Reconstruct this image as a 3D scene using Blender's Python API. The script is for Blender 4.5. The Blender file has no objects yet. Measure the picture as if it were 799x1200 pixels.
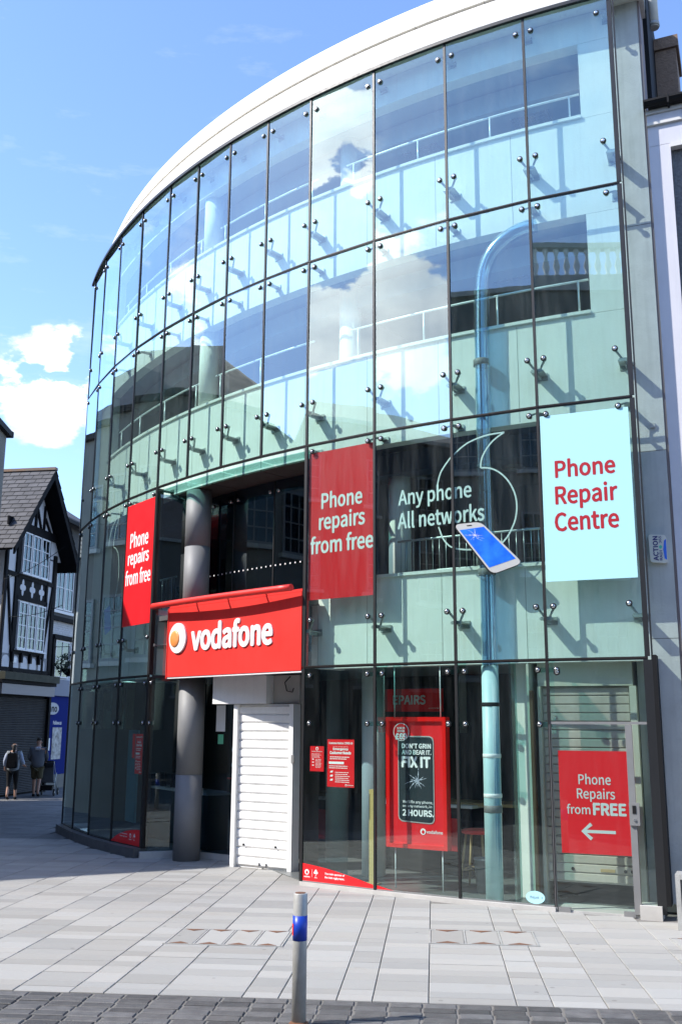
import bpy, bmesh, math, random
from math import sin, cos, pi, radians, atan2, hypot, sqrt
from mathutils import Matrix, Vector

random.seed(7)
scene = bpy.context.scene
COL = scene.collection

# ------------------------------------------------------------------ camera
cam_d = bpy.data.cameras.new('camera')
cam = bpy.data.objects.new('camera', cam_d)
COL.objects.link(cam)
cam_d.sensor_fit = 'VERTICAL'
cam_d.sensor_height = 36.0
cam_d.lens = 1159.37 / 1200 * 36.0
cam_d.clip_start = 0.1
cam_d.clip_end = 2000
EYE = 2.096
cam.matrix_world = (Matrix.Translation((0, 0, EYE)) @ Matrix.Rotation(radians(90 + 12.2156), 4, 'X')
                    @ Matrix.Rotation(radians(0.3205), 4, 'Z'))
scene.camera = cam

# ------------------------------------------------------------------ sky, sun, exposure
SUN = Vector((-0.695, -0.160, 0.701)).normalized()      # towards the sun
world = bpy.data.worlds.new('World')
scene.world = world
world.use_nodes = True
wn, wl = world.node_tree.nodes, world.node_tree.links
wn.clear()
w_out = wn.new('ShaderNodeOutputWorld')
w_bg = wn.new('ShaderNodeBackground')
w_bg.inputs['Strength'].default_value = 0.12
sky = wn.new('ShaderNodeTexSky')
sky.sky_type = 'NISHITA'
sky.sun_disc = False
sky.sun_elevation = math.asin(SUN.z)
sky.sun_rotation = atan2(SUN.x, SUN.y)
sky.air_density = 1.0
sky.dust_density = 0.25
sky.ozone_density = 2.2
wl.new(w_bg.outputs[0], w_out.inputs[0])


def wmath(op, a, b=None, clamp=False):
    n = wn.new('ShaderNodeMath'); n.operation = op; n.use_clamp = clamp
    for k, v in enumerate((a, b)):
        if v is None: continue
        if isinstance(v, (int, float)): n.inputs[k].default_value = v
        else: wl.new(v, n.inputs[k])
    return n.outputs[0]


tc = wn.new('ShaderNodeTexCoord')
mp = wn.new('ShaderNodeMapping'); mp.inputs['Scale'].default_value = (1, 1, 1.9)
wl.new(tc.outputs['Generated'], mp.inputs['Vector'])
nz = wn.new('ShaderNodeTexNoise'); nz.inputs['Scale'].default_value = 6.0
nz.inputs['Detail'].default_value = 9; nz.inputs['Roughness'].default_value = 0.56
wl.new(mp.outputs[0], nz.inputs['Vector'])
# fair-weather cumulus: where each bank drifts, its angular size and weight
banks = [((-0.286, 0.905, 0.330), 0.055, 0.27), ((-0.262, 0.90, 0.318), 0.040, 0.18), ((-0.815, -0.26, 0.505), 0.115, 0.34), ((-0.782, -0.475, 0.375), 0.095, 0.34),
         ((-0.87, -0.26, 0.44), 0.09, 0.22), ((-0.45, 0.62, 0.60), 0.16, 0.10), ((0.6, 0.5, 0.5), 0.3, 0.14),
         ((-0.89, 0.31, 0.40), 0.12, 0.16), ((-0.66, 0.66, 0.38), 0.12, 0.13), ((0.5, -0.8, 0.4), 0.3, 0.16)]
val = nz.outputs['Fac']
for d, r, wgt in banks:
    v = Vector(d).normalized()
    dt = wn.new('ShaderNodeVectorMath'); dt.operation = 'DISTANCE'
    wl.new(tc.outputs['Generated'], dt.inputs[0]); dt.inputs[1].default_value = v
    g = wmath('SUBTRACT', 1.0, wmath('DIVIDE', dt.outputs['Value'], r * 1.7), clamp=True)
    lump = wmath('ADD', 1.0, wmath('MULTIPLY', wmath('SUBTRACT', nz.outputs['Fac'], 0.5), 9.0))
    val = wmath('ADD', val, wmath('MULTIPLY', wmath('MULTIPLY', g, wgt * 1.1), lump))
ramp = wn.new('ShaderNodeMapRange'); ramp.interpolation_type = 'SMOOTHSTEP'
wl.new(val, ramp.inputs['Value'])
ramp.inputs['From Min'].default_value = 0.675; ramp.inputs['From Max'].default_value = 0.80
# thin high wisps
mp2 = wn.new('ShaderNodeMapping'); mp2.inputs['Scale'].default_value = (1.2, 2.2, 5.0)
wl.new(tc.outputs['Generated'], mp2.inputs['Vector'])
nz2 = wn.new('ShaderNodeTexNoise'); nz2.inputs['Scale'].default_value = 2.3
nz2.inputs['Detail'].default_value = 8; nz2.inputs['Roughness'].default_value = 0.62
wl.new(mp2.outputs[0], nz2.inputs['Vector'])
wisp = wn.new('ShaderNodeMapRange'); wl.new(nz2.outputs['Fac'], wisp.inputs['Value'])
wisp.inputs['From Min'].default_value = 0.54; wisp.inputs['From Max'].default_value = 0.86
wisp.inputs['To Max'].default_value = 0.5
cfac = wmath('MAXIMUM', wmath('MULTIPLY', ramp.outputs[0], 0.93), wisp.outputs[0])
# cloud body: slightly greyer where the noise is thick
shade = wn.new('ShaderNodeTexNoise'); shade.inputs['Scale'].default_value = 9
shade.inputs['Detail'].default_value = 6
wl.new(mp.outputs[0], shade.inputs['Vector'])
cr = wn.new('ShaderNodeValToRGB'); wl.new(shade.outputs['Fac'], cr.inputs[0])
cr.color_ramp.elements[0].position = 0.35; cr.color_ramp.elements[0].color = (6.4, 6.9, 7.8, 1)
cr.color_ramp.elements[1].position = 0.62; cr.color_ramp.elements[1].color = (10.5, 10.6, 10.8, 1)
# the air of this day: a clear, slightly lifted blue
tint = wn.new('ShaderNodeMix'); tint.data_type = 'RGBA'; tint.blend_type = 'MULTIPLY'
tint.inputs['Factor'].default_value = 1.0
wl.new(sky.outputs[0], tint.inputs['A']); tint.inputs['B'].default_value = (1.76, 1.87, 2.18, 1)
# clouds scatter far more light forward: they brighten towards the sun
sd_ = wn.new('ShaderNodeVectorMath'); sd_.operation = 'DOT_PRODUCT'
wl.new(tc.outputs['Generated'], sd_.inputs[0]); sd_.inputs[1].default_value = SUN
fwd = wmath('POWER', wmath('MAXIMUM', sd_.outputs['Value'], 0.0), 4.0)
cb = wn.new('ShaderNodeVectorMath'); cb.operation = 'SCALE'
wl.new(cr.outputs[0], cb.inputs[0]); wl.new(wmath('ADD', 1.0, wmath('MULTIPLY', fwd, 1.7)), cb.inputs['Scale'])
mixc = wn.new('ShaderNodeMix'); mixc.data_type = 'RGBA'
wl.new(cfac, mixc.inputs['Factor']); wl.new(tint.outputs['Result'], mixc.inputs['A']); wl.new(cb.outputs[0], mixc.inputs['B'])
wl.new(mixc.outputs['Result'], w_bg.inputs['Color'])

sun_d = bpy.data.lights.new('sun', 'SUN')
sun_d.energy = 5.0
sun_d.angle = radians(0.53)
sun_d.color = (1.0, 0.955, 0.885)
sun = bpy.data.objects.new('sun', sun_d)
COL.objects.link(sun)
sun.rotation_euler = SUN.to_track_quat('Z', 'Y').to_euler()
sun.location = (-20, -5, 30)

scene.view_settings.view_transform = 'Standard'
scene.view_settings.look = 'None'
scene.view_settings.gamma = 1
scene.view_settings.use_curve_mapping = False
scene.view_settings.exposure = 0.52
scene.cycles.max_bounces = 12
scene.cycles.transparent_max_bounces = 24
scene.cycles.glossy_bounces = 4

# ------------------------------------------------------------------ materials
MATS = {}


def nt(m):
    return m.node_tree.nodes, m.node_tree.links


def mat(name, col, rough=0.6, metal=0.0, noise=0.0, nscale=8.0, bump=0.0, bscale=60.0, rnd=0.0, spec=0.5,
        dark=None, island=False, streak=0.0, gum=0.0, stain=0.0, stain_col=(0.1, 0.09, 0.08)):
    """Principled material with large soft blotches (noise), fine relief (bump), per-object tone (rnd),
    vertical dirt streaks (streak) and shaped stains (stain)."""
    if name in MATS: return MATS[name]
    m = bpy.data.materials.new(name); m.use_nodes = True
    N, L = nt(m); b = N['Principled BSDF']
    b.inputs['Roughness'].default_value = rough
    b.inputs['Metallic'].default_value = metal
    b.inputs['Specular IOR Level'].default_value = spec
    geo = N.new('ShaderNodeNewGeometry')
    cur = None
    base = N.new('ShaderNodeRGB'); base.outputs[0].default_value = (*col, 1); cur = base.outputs[0]

    def mixv(fac_socket, amount, c2):
        nonlocal cur
        mx = N.new('ShaderNodeMix'); mx.data_type = 'RGBA'
        if amount != 1.0:
            mm = N.new('ShaderNodeMath'); mm.operation = 'MULTIPLY'; mm.use_clamp = True
            L.new(fac_socket, mm.inputs[0]); mm.inputs[1].default_value = amount
            fac_socket = mm.outputs[0]
        L.new(fac_socket, mx.inputs['Factor']); L.new(cur, mx.inputs['A'])
        mx.inputs['B'].default_value = (*c2, 1); cur = mx.outputs['Result']
    if noise:
        t = N.new('ShaderNodeTexNoise'); t.inputs['Scale'].default_value = nscale
        t.inputs['Detail'].default_value = 7; t.inputs['Roughness'].default_value = 0.62
        L.new(geo.outputs['Position'], t.inputs['Vector'])
        r = N.new('ShaderNodeMapRange'); L.new(t.outputs['Fac'], r.inputs['Value'])
        r.inputs['From Min'].default_value = 0.36; r.inputs['From Max'].default_value = 0.7
        mixv(r.outputs[0], noise, dark or tuple(c * 0.55 for c in col))
        rr = N.new('ShaderNodeMapRange'); L.new(t.outputs['Fac'], rr.inputs['Value'])
        rr.inputs['To Min'].default_value = max(rough - 0.12, 0.03); rr.inputs['To Max'].default_value = min(rough + 0.14, 1)
        L.new(rr.outputs[0], b.inputs['Roughness'])
    if streak:
        mpn = N.new('ShaderNodeMapping'); mpn.inputs['Scale'].default_value = (9, 9, 0.55)
        L.new(geo.outputs['Position'], mpn.inputs['Vector'])
        t = N.new('ShaderNodeTexNoise'); t.inputs['Scale'].default_value = 1.6; t.inputs['Detail'].default_value = 6
        L.new(mpn.outputs[0], t.inputs['Vector'])
        r = N.new('ShaderNodeMapRange'); L.new(t.outputs['Fac'], r.inputs['Value'])
        r.inputs['From Min'].default_value = 0.5; r.inputs['From Max'].default_value = 0.78
        mixv(r.outputs[0], streak, tuple(c * 0.5 for c in col))
    if stain:
        t = N.new('ShaderNodeTexNoise'); t.inputs['Scale'].default_value = 2.3; t.inputs['Detail'].default_value = 10
        t.inputs['Roughness'].default_value = 0.72
        L.new(geo.outputs['Position'], t.inputs['Vector'])
        r = N.new('ShaderNodeMapRange'); L.new(t.outputs['Fac'], r.inputs['Value'])
        r.inputs['From Min'].default_value = 0.6; r.inputs['From Max'].default_value = 0.72
        mixv(r.outputs[0], stain, stain_col)
    if gum:       # trodden-in chewing gum: small dark discs scattered at random
        vo = N.new('ShaderNodeTexVoronoi'); vo.inputs['Scale'].default_value = 3.1; vo.inputs['Randomness'].default_value = 1.0
        L.new(geo.outputs['Position'], vo.inputs['Vector'])
        r = N.new('ShaderNodeMapRange'); L.new(vo.outputs['Distance'], r.inputs['Value'])
        r.inputs['From Min'].default_value = 0.075; r.inputs['From Max'].default_value = 0.055
        mixv(r.outputs[0], gum, (0.17, 0.165, 0.155))
    if rnd:
        if island: rs = geo.outputs['Random Per Island']
        else:
            oi = N.new('ShaderNodeObjectInfo'); rs = oi.outputs['Random']
        hs = N.new('ShaderNodeHueSaturation'); L.new(cur, hs.inputs['Color'])
        r = N.new('ShaderNodeMapRange'); L.new(rs, r.inputs['Value'])
        r.inputs['To Min'].default_value = 1 - rnd; r.inputs['To Max'].default_value = 1 + rnd * 0.6
        L.new(r.outputs[0], hs.inputs['Value']); cur = hs.outputs[0]
        wn_ = N.new('ShaderNodeTexWhiteNoise'); wn_.noise_dimensions = '1D'; L.new(rs, wn_.inputs['W'])
        mx = N.new('ShaderNodeMix'); mx.data_type = 'RGBA'; mx.blend_type = 'MULTIPLY'
        mm = N.new('ShaderNodeMath'); mm.operation = 'MULTIPLY'; L.new(wn_.outputs['Value'], mm.inputs[0]); mm.inputs[1].default_value = 0.55
        L.new(mm.outputs[0], mx.inputs['Factor']); L.new(cur, mx.inputs['A']); mx.inputs['B'].default_value = (1.0, 0.955, 0.90, 1)
        cur = mx.outputs['Result']
    L.new(cur, b.inputs['Base Color'])
    if bump:
        t = N.new('ShaderNodeTexNoise'); t.inputs['Scale'].default_value = bscale; t.inputs['Detail'].default_value = 5
        L.new(geo.outputs['Position'], t.inputs['Vector'])
        bp = N.new('ShaderNodeBump'); bp.inputs['Strength'].default_value = bump; bp.inputs['Distance'].default_value = 0.02
        L.new(t.outputs['Fac'], bp.inputs['Height']); L.new(bp.outputs[0], b.inputs['Normal'])
    MATS[name] = m
    return m


def glass_mat(name, tint, refl=1.7, base=0.03, rough=0.0, wave=0.0, dust=0.0):
    """Coated architectural glass: sees through with a green tint, reflects more at a glancing angle."""
    if name in MATS: return MATS[name]
    m = bpy.data.materials.new(name); m.use_nodes = True
    N, L = nt(m); N.remove(N['Principled BSDF']); out = N['Material Output']
    tr = N.new('ShaderNodeBsdfTransparent'); tr.inputs[0].default_value = (*tint, 1)
    gl = N.new('ShaderNodeBsdfGlossy'); gl.inputs['Roughness'].default_value = rough
    gl.inputs['Color'].default_value = (0.88, 0.99, 0.99, 1)
    fr = N.new('ShaderNodeFresnel'); fr.inputs['IOR'].default_value = 1.5
    geo = N.new('ShaderNodeNewGeometry')
    if wave:
        t = N.new('ShaderNodeTexNoise'); t.inputs['Scale'].default_value = 0.9; t.inputs['Detail'].default_value = 1.5
        L.new(geo.outputs['Position'], t.inputs['Vector'])
        bp = N.new('ShaderNodeBump'); bp.inputs['Strength'].default_value = wave; bp.inputs['Distance'].default_value = 0.02
        L.new(t.outputs['Fac'], bp.inputs['Height']); L.new(bp.outputs[0], gl.inputs['Normal'])
    a = N.new('ShaderNodeMath'); a.operation = 'MULTIPLY_ADD'; a.use_clamp = True
    L.new(fr.outputs[0], a.inputs[0]); a.inputs[1].default_value = refl; a.inputs[2].default_value = base
    # only the front skin of the sheet mirrors (a real sheet's inner face adds a faint second image)
    bf = N.new('ShaderNodeMath'); bf.operation = 'MULTIPLY'
    inv = N.new('ShaderNodeMath'); inv.operation = 'SUBTRACT'; inv.inputs[0].default_value = 1.0
    L.new(geo.outputs['Backfacing'], inv.inputs[1]); L.new(a.outputs[0], bf.inputs[0]); L.new(inv.outputs[0], bf.inputs[1])
    mx = N.new('ShaderNodeMixShader'); L.new(bf.outputs[0], mx.inputs[0])
    L.new(tr.outputs[0], mx.inputs[1]); L.new(gl.outputs[0], mx.inputs[2])
    last = mx.outputs[0]
    if dust:      # a thin film of street dust in rain streaks and smears
        mpn = N.new('ShaderNodeMapping'); mpn.inputs['Scale'].default_value = (7, 7, 0.8)
        L.new(geo.outputs['Position'], mpn.inputs['Vector'])
        t = N.new('ShaderNodeTexNoise'); t.inputs['Scale'].default_value = 1.4; t.inputs['Detail'].default_value = 8
        t.inputs['Roughness'].default_value = 0.65
        L.new(mpn.outputs[0], t.inputs['Vector'])
        r = N.new('ShaderNodeMapRange'); L.new(t.outputs['Fac'], r.inputs['Value'])
        r.inputs['From Min'].default_value = 0.42; r.inputs['From Max'].default_value = 0.8; r.inputs['To Max'].default_value = dust
        df = N.new('ShaderNodeBsdfDiffuse'); df.inputs[0].default_value = (0.75, 0.76, 0.74, 1)
        m2_ = N.new('ShaderNodeMixShader'); L.new(r.outputs[0], m2_.inputs[0]); L.new(last, m2_.inputs[1]); L.new(df.outputs[0], m2_.inputs[2])
        last = m2_.outputs[0]
    L.new(last, out.inputs[0])
    MATS[name] = m
    return m


M_GLASS = glass_mat('facade_glass', (0.885, 0.985, 0.958), refl=3.0, base=0.075, wave=0.10, dust=0.028)
M_GLASS_G = glass_mat('shopfront_glass', (0.90, 0.965, 0.948), refl=1.8, base=0.02, wave=0.06, dust=0.012)
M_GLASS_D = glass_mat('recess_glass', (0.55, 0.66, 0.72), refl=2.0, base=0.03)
M_FIN = glass_mat('fin_glass', (0.70, 0.90, 0.88), refl=2.2, base=0.08)
M_TUBE = glass_mat('tube_glass', (0.66, 0.80, 0.93), refl=2.6, base=0.09, rough=0.12)
M_PANE = glass_mat('window_pane_glass', (0.35, 0.38, 0.40), refl=1.4, base=0.0)
M_JOINT = mat('black_silicone', (0.012, 0.012, 0.013), 0.45, noise=0.3, nscale=20)
M_BFRAME = mat('brown_black_metal', (0.035, 0.028, 0.025), 0.35, 0.4, noise=0.3, nscale=15)
M_WALL = mat('white_render', (0.85, 0.84, 0.79), 0.85, noise=0.22, nscale=2.2, bump=0.12, bscale=35, streak=0.16, dark=(0.60, 0.60, 0.55))
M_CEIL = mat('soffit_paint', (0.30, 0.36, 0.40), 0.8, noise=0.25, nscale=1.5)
M_FASC = mat('white_roof_render', (0.84, 0.80, 0.72), 0.8, noise=0.22, nscale=3, bump=0.25, bscale=25, streak=0.3, stain=0.25, stain_col=(0.45, 0.4, 0.32))
M_STEEL = mat('brushed_steel', (0.20, 0.20, 0.20), 0.62, 0.2, noise=0.45, nscale=4, bump=0.05, bscale=90, dark=(0.26, 0.255, 0.25))
M_BOLT = mat('bolt_steel', (0.75, 0.74, 0.72), 0.25, 1.0)
M_BOLTK = mat('bolt_gasket', (0.015, 0.015, 0.016), 0.4)
M_BRKT = mat('bracket_steel', (0.40, 0.43, 0.42), 0.45, 0.6, noise=0.4, nscale=30)
M_RAIL = mat('rail_white_steel', (0.80, 0.82, 0.82), 0.35, 0.2)
M_RAIL2 = mat('rail_grey_steel', (0.50, 0.53, 0.54), 0.35, 0.6)
M_CONC = mat('pier_concrete', (0.56, 0.56, 0.53), 0.8, noise=0.4, nscale=2.0, bump=0.2, bscale=40, streak=0.3, stain=0.25, stain_col=(0.2, 0.2, 0.2))
M_RED = mat('red_vinyl', (0.80, 0.010, 0.016), 0.4, noise=0.06, nscale=3)
M_REDF = mat('red_fascia_paint', (0.74, 0.032, 0.024), 0.45, noise=0.2, nscale=2, dark=(0.64, 0.03, 0.022), streak=0.2)
M_WHITE = mat('white_lettering', (0.86, 0.86, 0.85), 0.45)
M_WHITE2 = mat('white_print', (0.80, 0.80, 0.79), 0.5)
M_CYAN = mat('pale_cyan_panel', (0.43, 0.76, 0.80), 0.5, noise=0.05, nscale=3)
M_REDT = mat('dark_red_lettering', (0.42, 0.006, 0.016), 0.45)
M_SHUT = mat('white_shutter_paint', (0.85, 0.84, 0.82), 0.45, noise=0.18, nscale=5, streak=0.12)
M_SHUT2 = mat('grey_cream_shutter', (0.50, 0.455, 0.40), 0.5, noise=0.25, nscale=4, streak=0.2)
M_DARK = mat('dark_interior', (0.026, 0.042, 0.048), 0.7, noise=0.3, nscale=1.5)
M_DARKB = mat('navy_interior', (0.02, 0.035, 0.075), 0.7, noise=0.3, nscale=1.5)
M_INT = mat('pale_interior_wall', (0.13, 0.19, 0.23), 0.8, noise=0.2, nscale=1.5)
M_FLOORI = mat('shop_floor', (0.14, 0.15, 0.15), 0.3, noise=0.3, nscale=2)
M_CREAM = mat('cream_partition', (0.55, 0.55, 0.46), 0.7, noise=0.2, nscale=2.5)
M_BLACK = mat('matt_black', (0.010, 0.010, 0.011), 0.7, spec=0.2)
M_SLATE = mat('roof_slate', (0.085, 0.082, 0.085), 0.75, noise=0.4, nscale=3, bump=0.2, rnd=0.3, island=True)
M_TIMB = mat('black_timber', (0.006, 0.006, 0.008), 0.75, spec=0.15, noise=0.3, nscale=12)
M_PLAST = mat('white_plaster', (0.66, 0.66, 0.68), 0.85, noise=0.2, nscale=4, bump=0.15)
M_BRICKW = mat('painted_white_brick', (0.58, 0.58, 0.60), 0.8, noise=0.2, nscale=4)
M_GREYR = mat('grey_beige_render', (0.20, 0.19, 0.165), 0.85, noise=0.3, nscale=1.2, streak=0.2, bump=0.15)
M_GREYR2 = mat('dark_grey_render', (0.08, 0.08, 0.08), 0.85, noise=0.3, nscale=1.2)
M_STONE = mat('sill_stone', (0.48, 0.47, 0.44), 0.8, noise=0.3, nscale=5)
M_KERB = mat('granite_kerb', (0.50, 0.48, 0.45), 0.75, noise=0.25, nscale=6, bump=0.1, bscale=120)
M_KERBD = mat('dark_granite_kerb', (0.10, 0.10, 0.10), 0.55, noise=0.3, nscale=6)
M_PAVE = mat('granite_slab', (0.33, 0.322, 0.30), 0.72, noise=0.30, nscale=5, bump=0.12, bscale=140, rnd=0.17, dark=(0.30, 0.30, 0.295), stain=0.4, stain_col=(0.26, 0.23, 0.18), gum=0.6)
M_PAVES = mat('granite_slab_far', (0.31, 0.305, 0.29), 0.72, noise=0.30, nscale=5, bump=0.12, bscale=140, rnd=0.17, dark=(0.26, 0.26, 0.255), island=True)
M_PAVE_SHADE = mat('shade_toned_slab', (0.15, 0.15, 0.15), 0.8, noise=0.35, nscale=4, rnd=0.2, island=True)  # darkened slab copy: the side street's shade is put into its colour
M_SETT = mat('dark_granite_sett', (0.075, 0.074, 0.074), 0.6, noise=0.4, nscale=9, bump=0.3, bscale=90, rnd=0.45, dark=(0.19, 0.185, 0.18), stain=0.15, stain_col=(0.3, 0.29, 0.27))
M_SETTS = mat('dark_granite_sett_far', (0.085, 0.086, 0.092), 0.6, noise=0.4, nscale=9, bump=0.3, bscale=90, rnd=0.45, island=True)
M_MORTAR = mat('joint_mortar', (0.17, 0.16, 0.145), 0.9, noise=0.4, nscale=10)
M_ASPH = mat('street_asphalt', (0.055, 0.055, 0.055), 0.9, noise=0.3, nscale=3, bump=0.2)
M_GRIT = mat('roughcast', (0.20, 0.20, 0.205), 0.95, noise=0.55, nscale=28, bump=1.0, bscale=30, dark=(0.07, 0.07, 0.08))
M_PIL = mat('lilac_white_paint', (0.60, 0.59, 0.63), 0.6, noise=0.15, nscale=2, streak=0.15)
M_FRZ = mat('frieze_paint', (0.66, 0.64, 0.60), 0.7, noise=0.2, nscale=3)
M_CHIM = mat('chimney_render', (0.24, 0.165, 0.12), 0.95, noise=0.5, nscale=18, bump=0.8, bscale=30)
M_BLUE = mat('blue_shopfront', (0.008, 0.02, 0.16), 0.85, spec=0.1)
M_SCREEN = mat('blue_screen_print', (0.006, 0.10, 0.72), 0.3, noise=0.6, nscale=4.5, dark=(0.03, 0.30, 0.90))
M_SCREEN2 = mat('dark_phone_print', (0.022, 0.034, 0.042), 0.35, noise=0.2, nscale=6)
M_SILV = mat('silver_print', (0.62, 0.62, 0.60), 0.35, 0.4)
M_ORANGE = mat('orange_logo', (0.90, 0.28, 0.06), 0.4, noise=0.5, nscale=6, dark=(0.95, 0.45, 0.2))
M_GALV = mat('galvanised_steel', (0.46, 0.455, 0.43), 0.5, 0.25, noise=0.55, nscale=9, dark=(0.25, 0.24, 0.22), stain=0.5, stain_col=(0.16, 0.12, 0.09), bump=0.06)
M_RUST = mat('rust', (0.16, 0.07, 0.035), 0.9, noise=0.5, nscale=12)
M_BLUET = mat('blue_tape', (0.005, 0.045, 0.42), 0.4)
M_WOOD = mat('pale_wood', (0.42, 0.30, 0.14), 0.5, noise=0.3, nscale=10)
M_BROWN = mat('brown_wood', (0.13, 0.06, 0.025), 0.5, noise=0.3, nscale=10)
M_GREENP = mat('green_paper', (0.15, 0.55, 0.32), 0.6)
M_SKIN = mat('skin', (0.42, 0.24, 0.17), 0.6)
M_HAIR = mat('dark_hair', (0.02, 0.014, 0.01), 0.6)
M_HOOD = mat('grey_fleece', (0.10, 0.11, 0.13), 0.9, noise=0.3, nscale=12)
M_SHORTS = mat('olive_cotton', (0.07, 0.06, 0.03), 0.9)
M_TOP = mat('pale_blue_cotton', (0.34, 0.38, 0.48), 0.9)
M_SHIRTG = mat('grey_cotton', (0.22, 0.24, 0.26), 0.9)
M_NAVY = mat('ink_navy', (0.04, 0.03, 0.18), 0.5)
M_GREENL = mat('mint_logo', (0.1, 0.6, 0.4), 0.5)

# ------------------------------------------------------------------ helpers
WM = {}


def frame(ox, oy, ex, ey, oz=0.0):
    """local x = along (ex,ey), local y = inward (away from the viewer's side), local z = up"""
    l = hypot(ex, ey); ex /= l; ey /= l
    return Matrix(((ex, -ey, 0, ox), (ey, ex, 0, oy), (0, 0, 1, oz), (0, 0, 0, 1)))


I4 = Matrix.Identity(4)


def link(o, parent=None, M=I4):
    COL.objects.link(o)
    if parent is not None:
        o.parent = parent
        o.matrix_parent_inverse = WM[parent.name].inverted()
    o.matrix_basis = M
    WM[o.name] = M.copy()
    return o


def tag(o, label=None, cat=None, group=None, kind=None):
    if label: o['label'] = label
    if cat: o['category'] = cat
    if group: o['group'] = group
    if kind: o['kind'] = kind
    return o


def thing(name, label, cat, M=I4, group=None):
    o = bpy.data.objects.new(name, None); o.empty_display_size = 0.2
    link(o, None, M)
    return tag(o, label, cat, group)


class MB:
    def __init__(s): s.v = []; s.f = []; s.s = []

    def add(s, vs, fs, smooth=False):
        n = len(s.v); s.v += [tuple(v) for v in vs]; s.f += [tuple(n + i for i in f) for f in fs]; s.s += [smooth] * len(fs)
        return s

    def box(s, x0, x1, y0, y1, z0, z1, M=None, open_bottom=False):
        vs = [(x0, y0, z0), (x1, y0, z0), (x1, y1, z0), (x0, y1, z0), (x0, y0, z1), (x1, y0, z1), (x1, y1, z1), (x0, y1, z1)]
        if M is not None: vs = [M @ Vector(v) for v in vs]
        fs = [(0, 3, 2, 1), (4, 5, 6, 7), (0, 1, 5, 4), (1, 2, 6, 5), (2, 3, 7, 6), (3, 0, 4, 7)]
        if open_bottom: fs = fs[1:]
        return s.add(vs, fs)

    def bev(s, x0, x1, y0, y1, z0, z1, c=0.004):
        """slab with chamfered top edge"""
        vs = [(x0, y0, z0), (x1, y0, z0), (x1, y1, z0), (x0, y1, z0),
              (x0, y0, z1 - c), (x1, y0, z1 - c), (x1, y1, z1 - c), (x0, y1, z1 - c),
              (x0 + c, y0 + c, z1), (x1 - c, y0 + c, z1), (x1 - c, y1 - c, z1), (x0 + c, y1 - c, z1)]
        fs = [(0, 1, 5, 4), (1, 2, 6, 5), (2, 3, 7, 6), (3, 0, 4, 7), (4, 5, 9, 8), (5, 6, 10, 9), (6, 7, 11, 10), (7, 4, 8, 11), (8, 9, 10, 11)]
        return s.add(vs, fs)

    def prism(s, poly, y0, y1, axis='xz'):
        """polygon (counter-clockwise seen from -y) in the xz plane extruded from y0 (front) to y1"""
        n = len(poly)
        if axis == 'xz':
            vs = [(p[0], y0, p[1]) for p in poly] + [(p[0], y1, p[1]) for p in poly]
        else:  # xy polygon extruded in z (y0,y1 are z0,z1)
            vs = [(p[0], p[1], y1) for p in poly] + [(p[0], p[1], y0) for p in poly]
        fs = [tuple(range(n)), tuple(range(2 * n - 1, n - 1, -1))]
        for i in range(n):
            j = (i + 1) % n
            fs.append((j, i, n + i, n + j))
        return s.add(vs, fs)

    def cyl(s, p0, p1, r0, r1=None, n=12, cap=True):
        r1 = r0 if r1 is None else r1
        return s.tube([p0, p1], [r0, r1], n, cap)

    def tube(s, pts, r, n=8, cap=True):
        pts = [Vector(p) for p in pts]; m = len(pts)
        rs = r if isinstance(r, (list, tuple)) else [r] * m
        base = len(s.v); prev = None
        for i, p in enumerate(pts):
            d = (pts[min(i + 1, m - 1)] - pts[max(i - 1, 0)])
            d.normalize()
            if prev is None:
                a = Vector((0, 0, 1)) if abs(d.z) < 0.9 else Vector((1, 0, 0))
                u = d.cross(a).normalized()
            else:
                u = (prev - d * prev.dot(d)).normalized()
            prev = u; w = d.cross(u)
            for k in range(n):
                a = 2 * pi * k / n
                s.v.append(tuple(p + (u * cos(a) + w * sin(a)) * rs[i]))
        for i in range(m - 1):
            for k in range(n):
                k2 = (k + 1) % n
                s.f.append((base + i * n + k, base + i * n + k2, base + (i + 1) * n + k2, base + (i + 1) * n + k)); s.s.append(True)
        if cap:
            s.f.append(tuple(base + k for k in range(n - 1, -1, -1))); s.s.append(False)
            s.f.append(tuple(base + (m - 1) * n + k for k in range(n))); s.s.append(False)
        return s

    def lathe(s, prof, M=I4, n=20):
        """profile of (radius, height) turned about local z"""
        base = len(s.v)
        for r, z in prof:
            for k in range(n):
                a = 2 * pi * k / n
                s.v.append(tuple(M @ Vector((r * cos(a), r * sin(a), z))))
        for i in range(len(prof) - 1):
            for k in range(n):
                k2 = (k + 1) % n
                s.f.append((base + i * n + k, base + i * n + k2, base + (i + 1) * n + k2, base + (i + 1) * n + k)); s.s.append(True)
        s.f.append(tuple(base + k for k in range(n - 1, -1, -1))); s.s.append(False)
        e = base + (len(prof) - 1) * n
        s.f.append(tuple(e + k for k in range(n))); s.s.append(False)
        return s

    def mesh(s, name, material):
        me = bpy.data.meshes.new(name)
        me.from_pydata(s.v, [], s.f)
        me.polygons.foreach_set('use_smooth', s.s)
        if material: me.materials.append(material)
        me.update()
        return me

    def obj(s, name, material, parent=None, M=I4):
        return link(bpy.data.objects.new(name, s.mesh(name, material)), parent, M)


def copy_to(o, parent, M, children=True):
    c = o.copy(); link(c, parent, M)
    if children:
        rel = WM[o.name].inverted()
        for ch in [x for x in bpy.data.objects if x.parent == o]:
            copy_to(ch, c, M @ rel @ WM[ch.name], False)
    return c


# lettering --------------------------------------------------------------
try:
    FONT = bpy.data.fonts.load(bpy.utils.system_resource('DATAFILES', path='fonts') + '/Noto Sans CJK Regular.woff2')
except Exception:
    FONT = None


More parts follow.
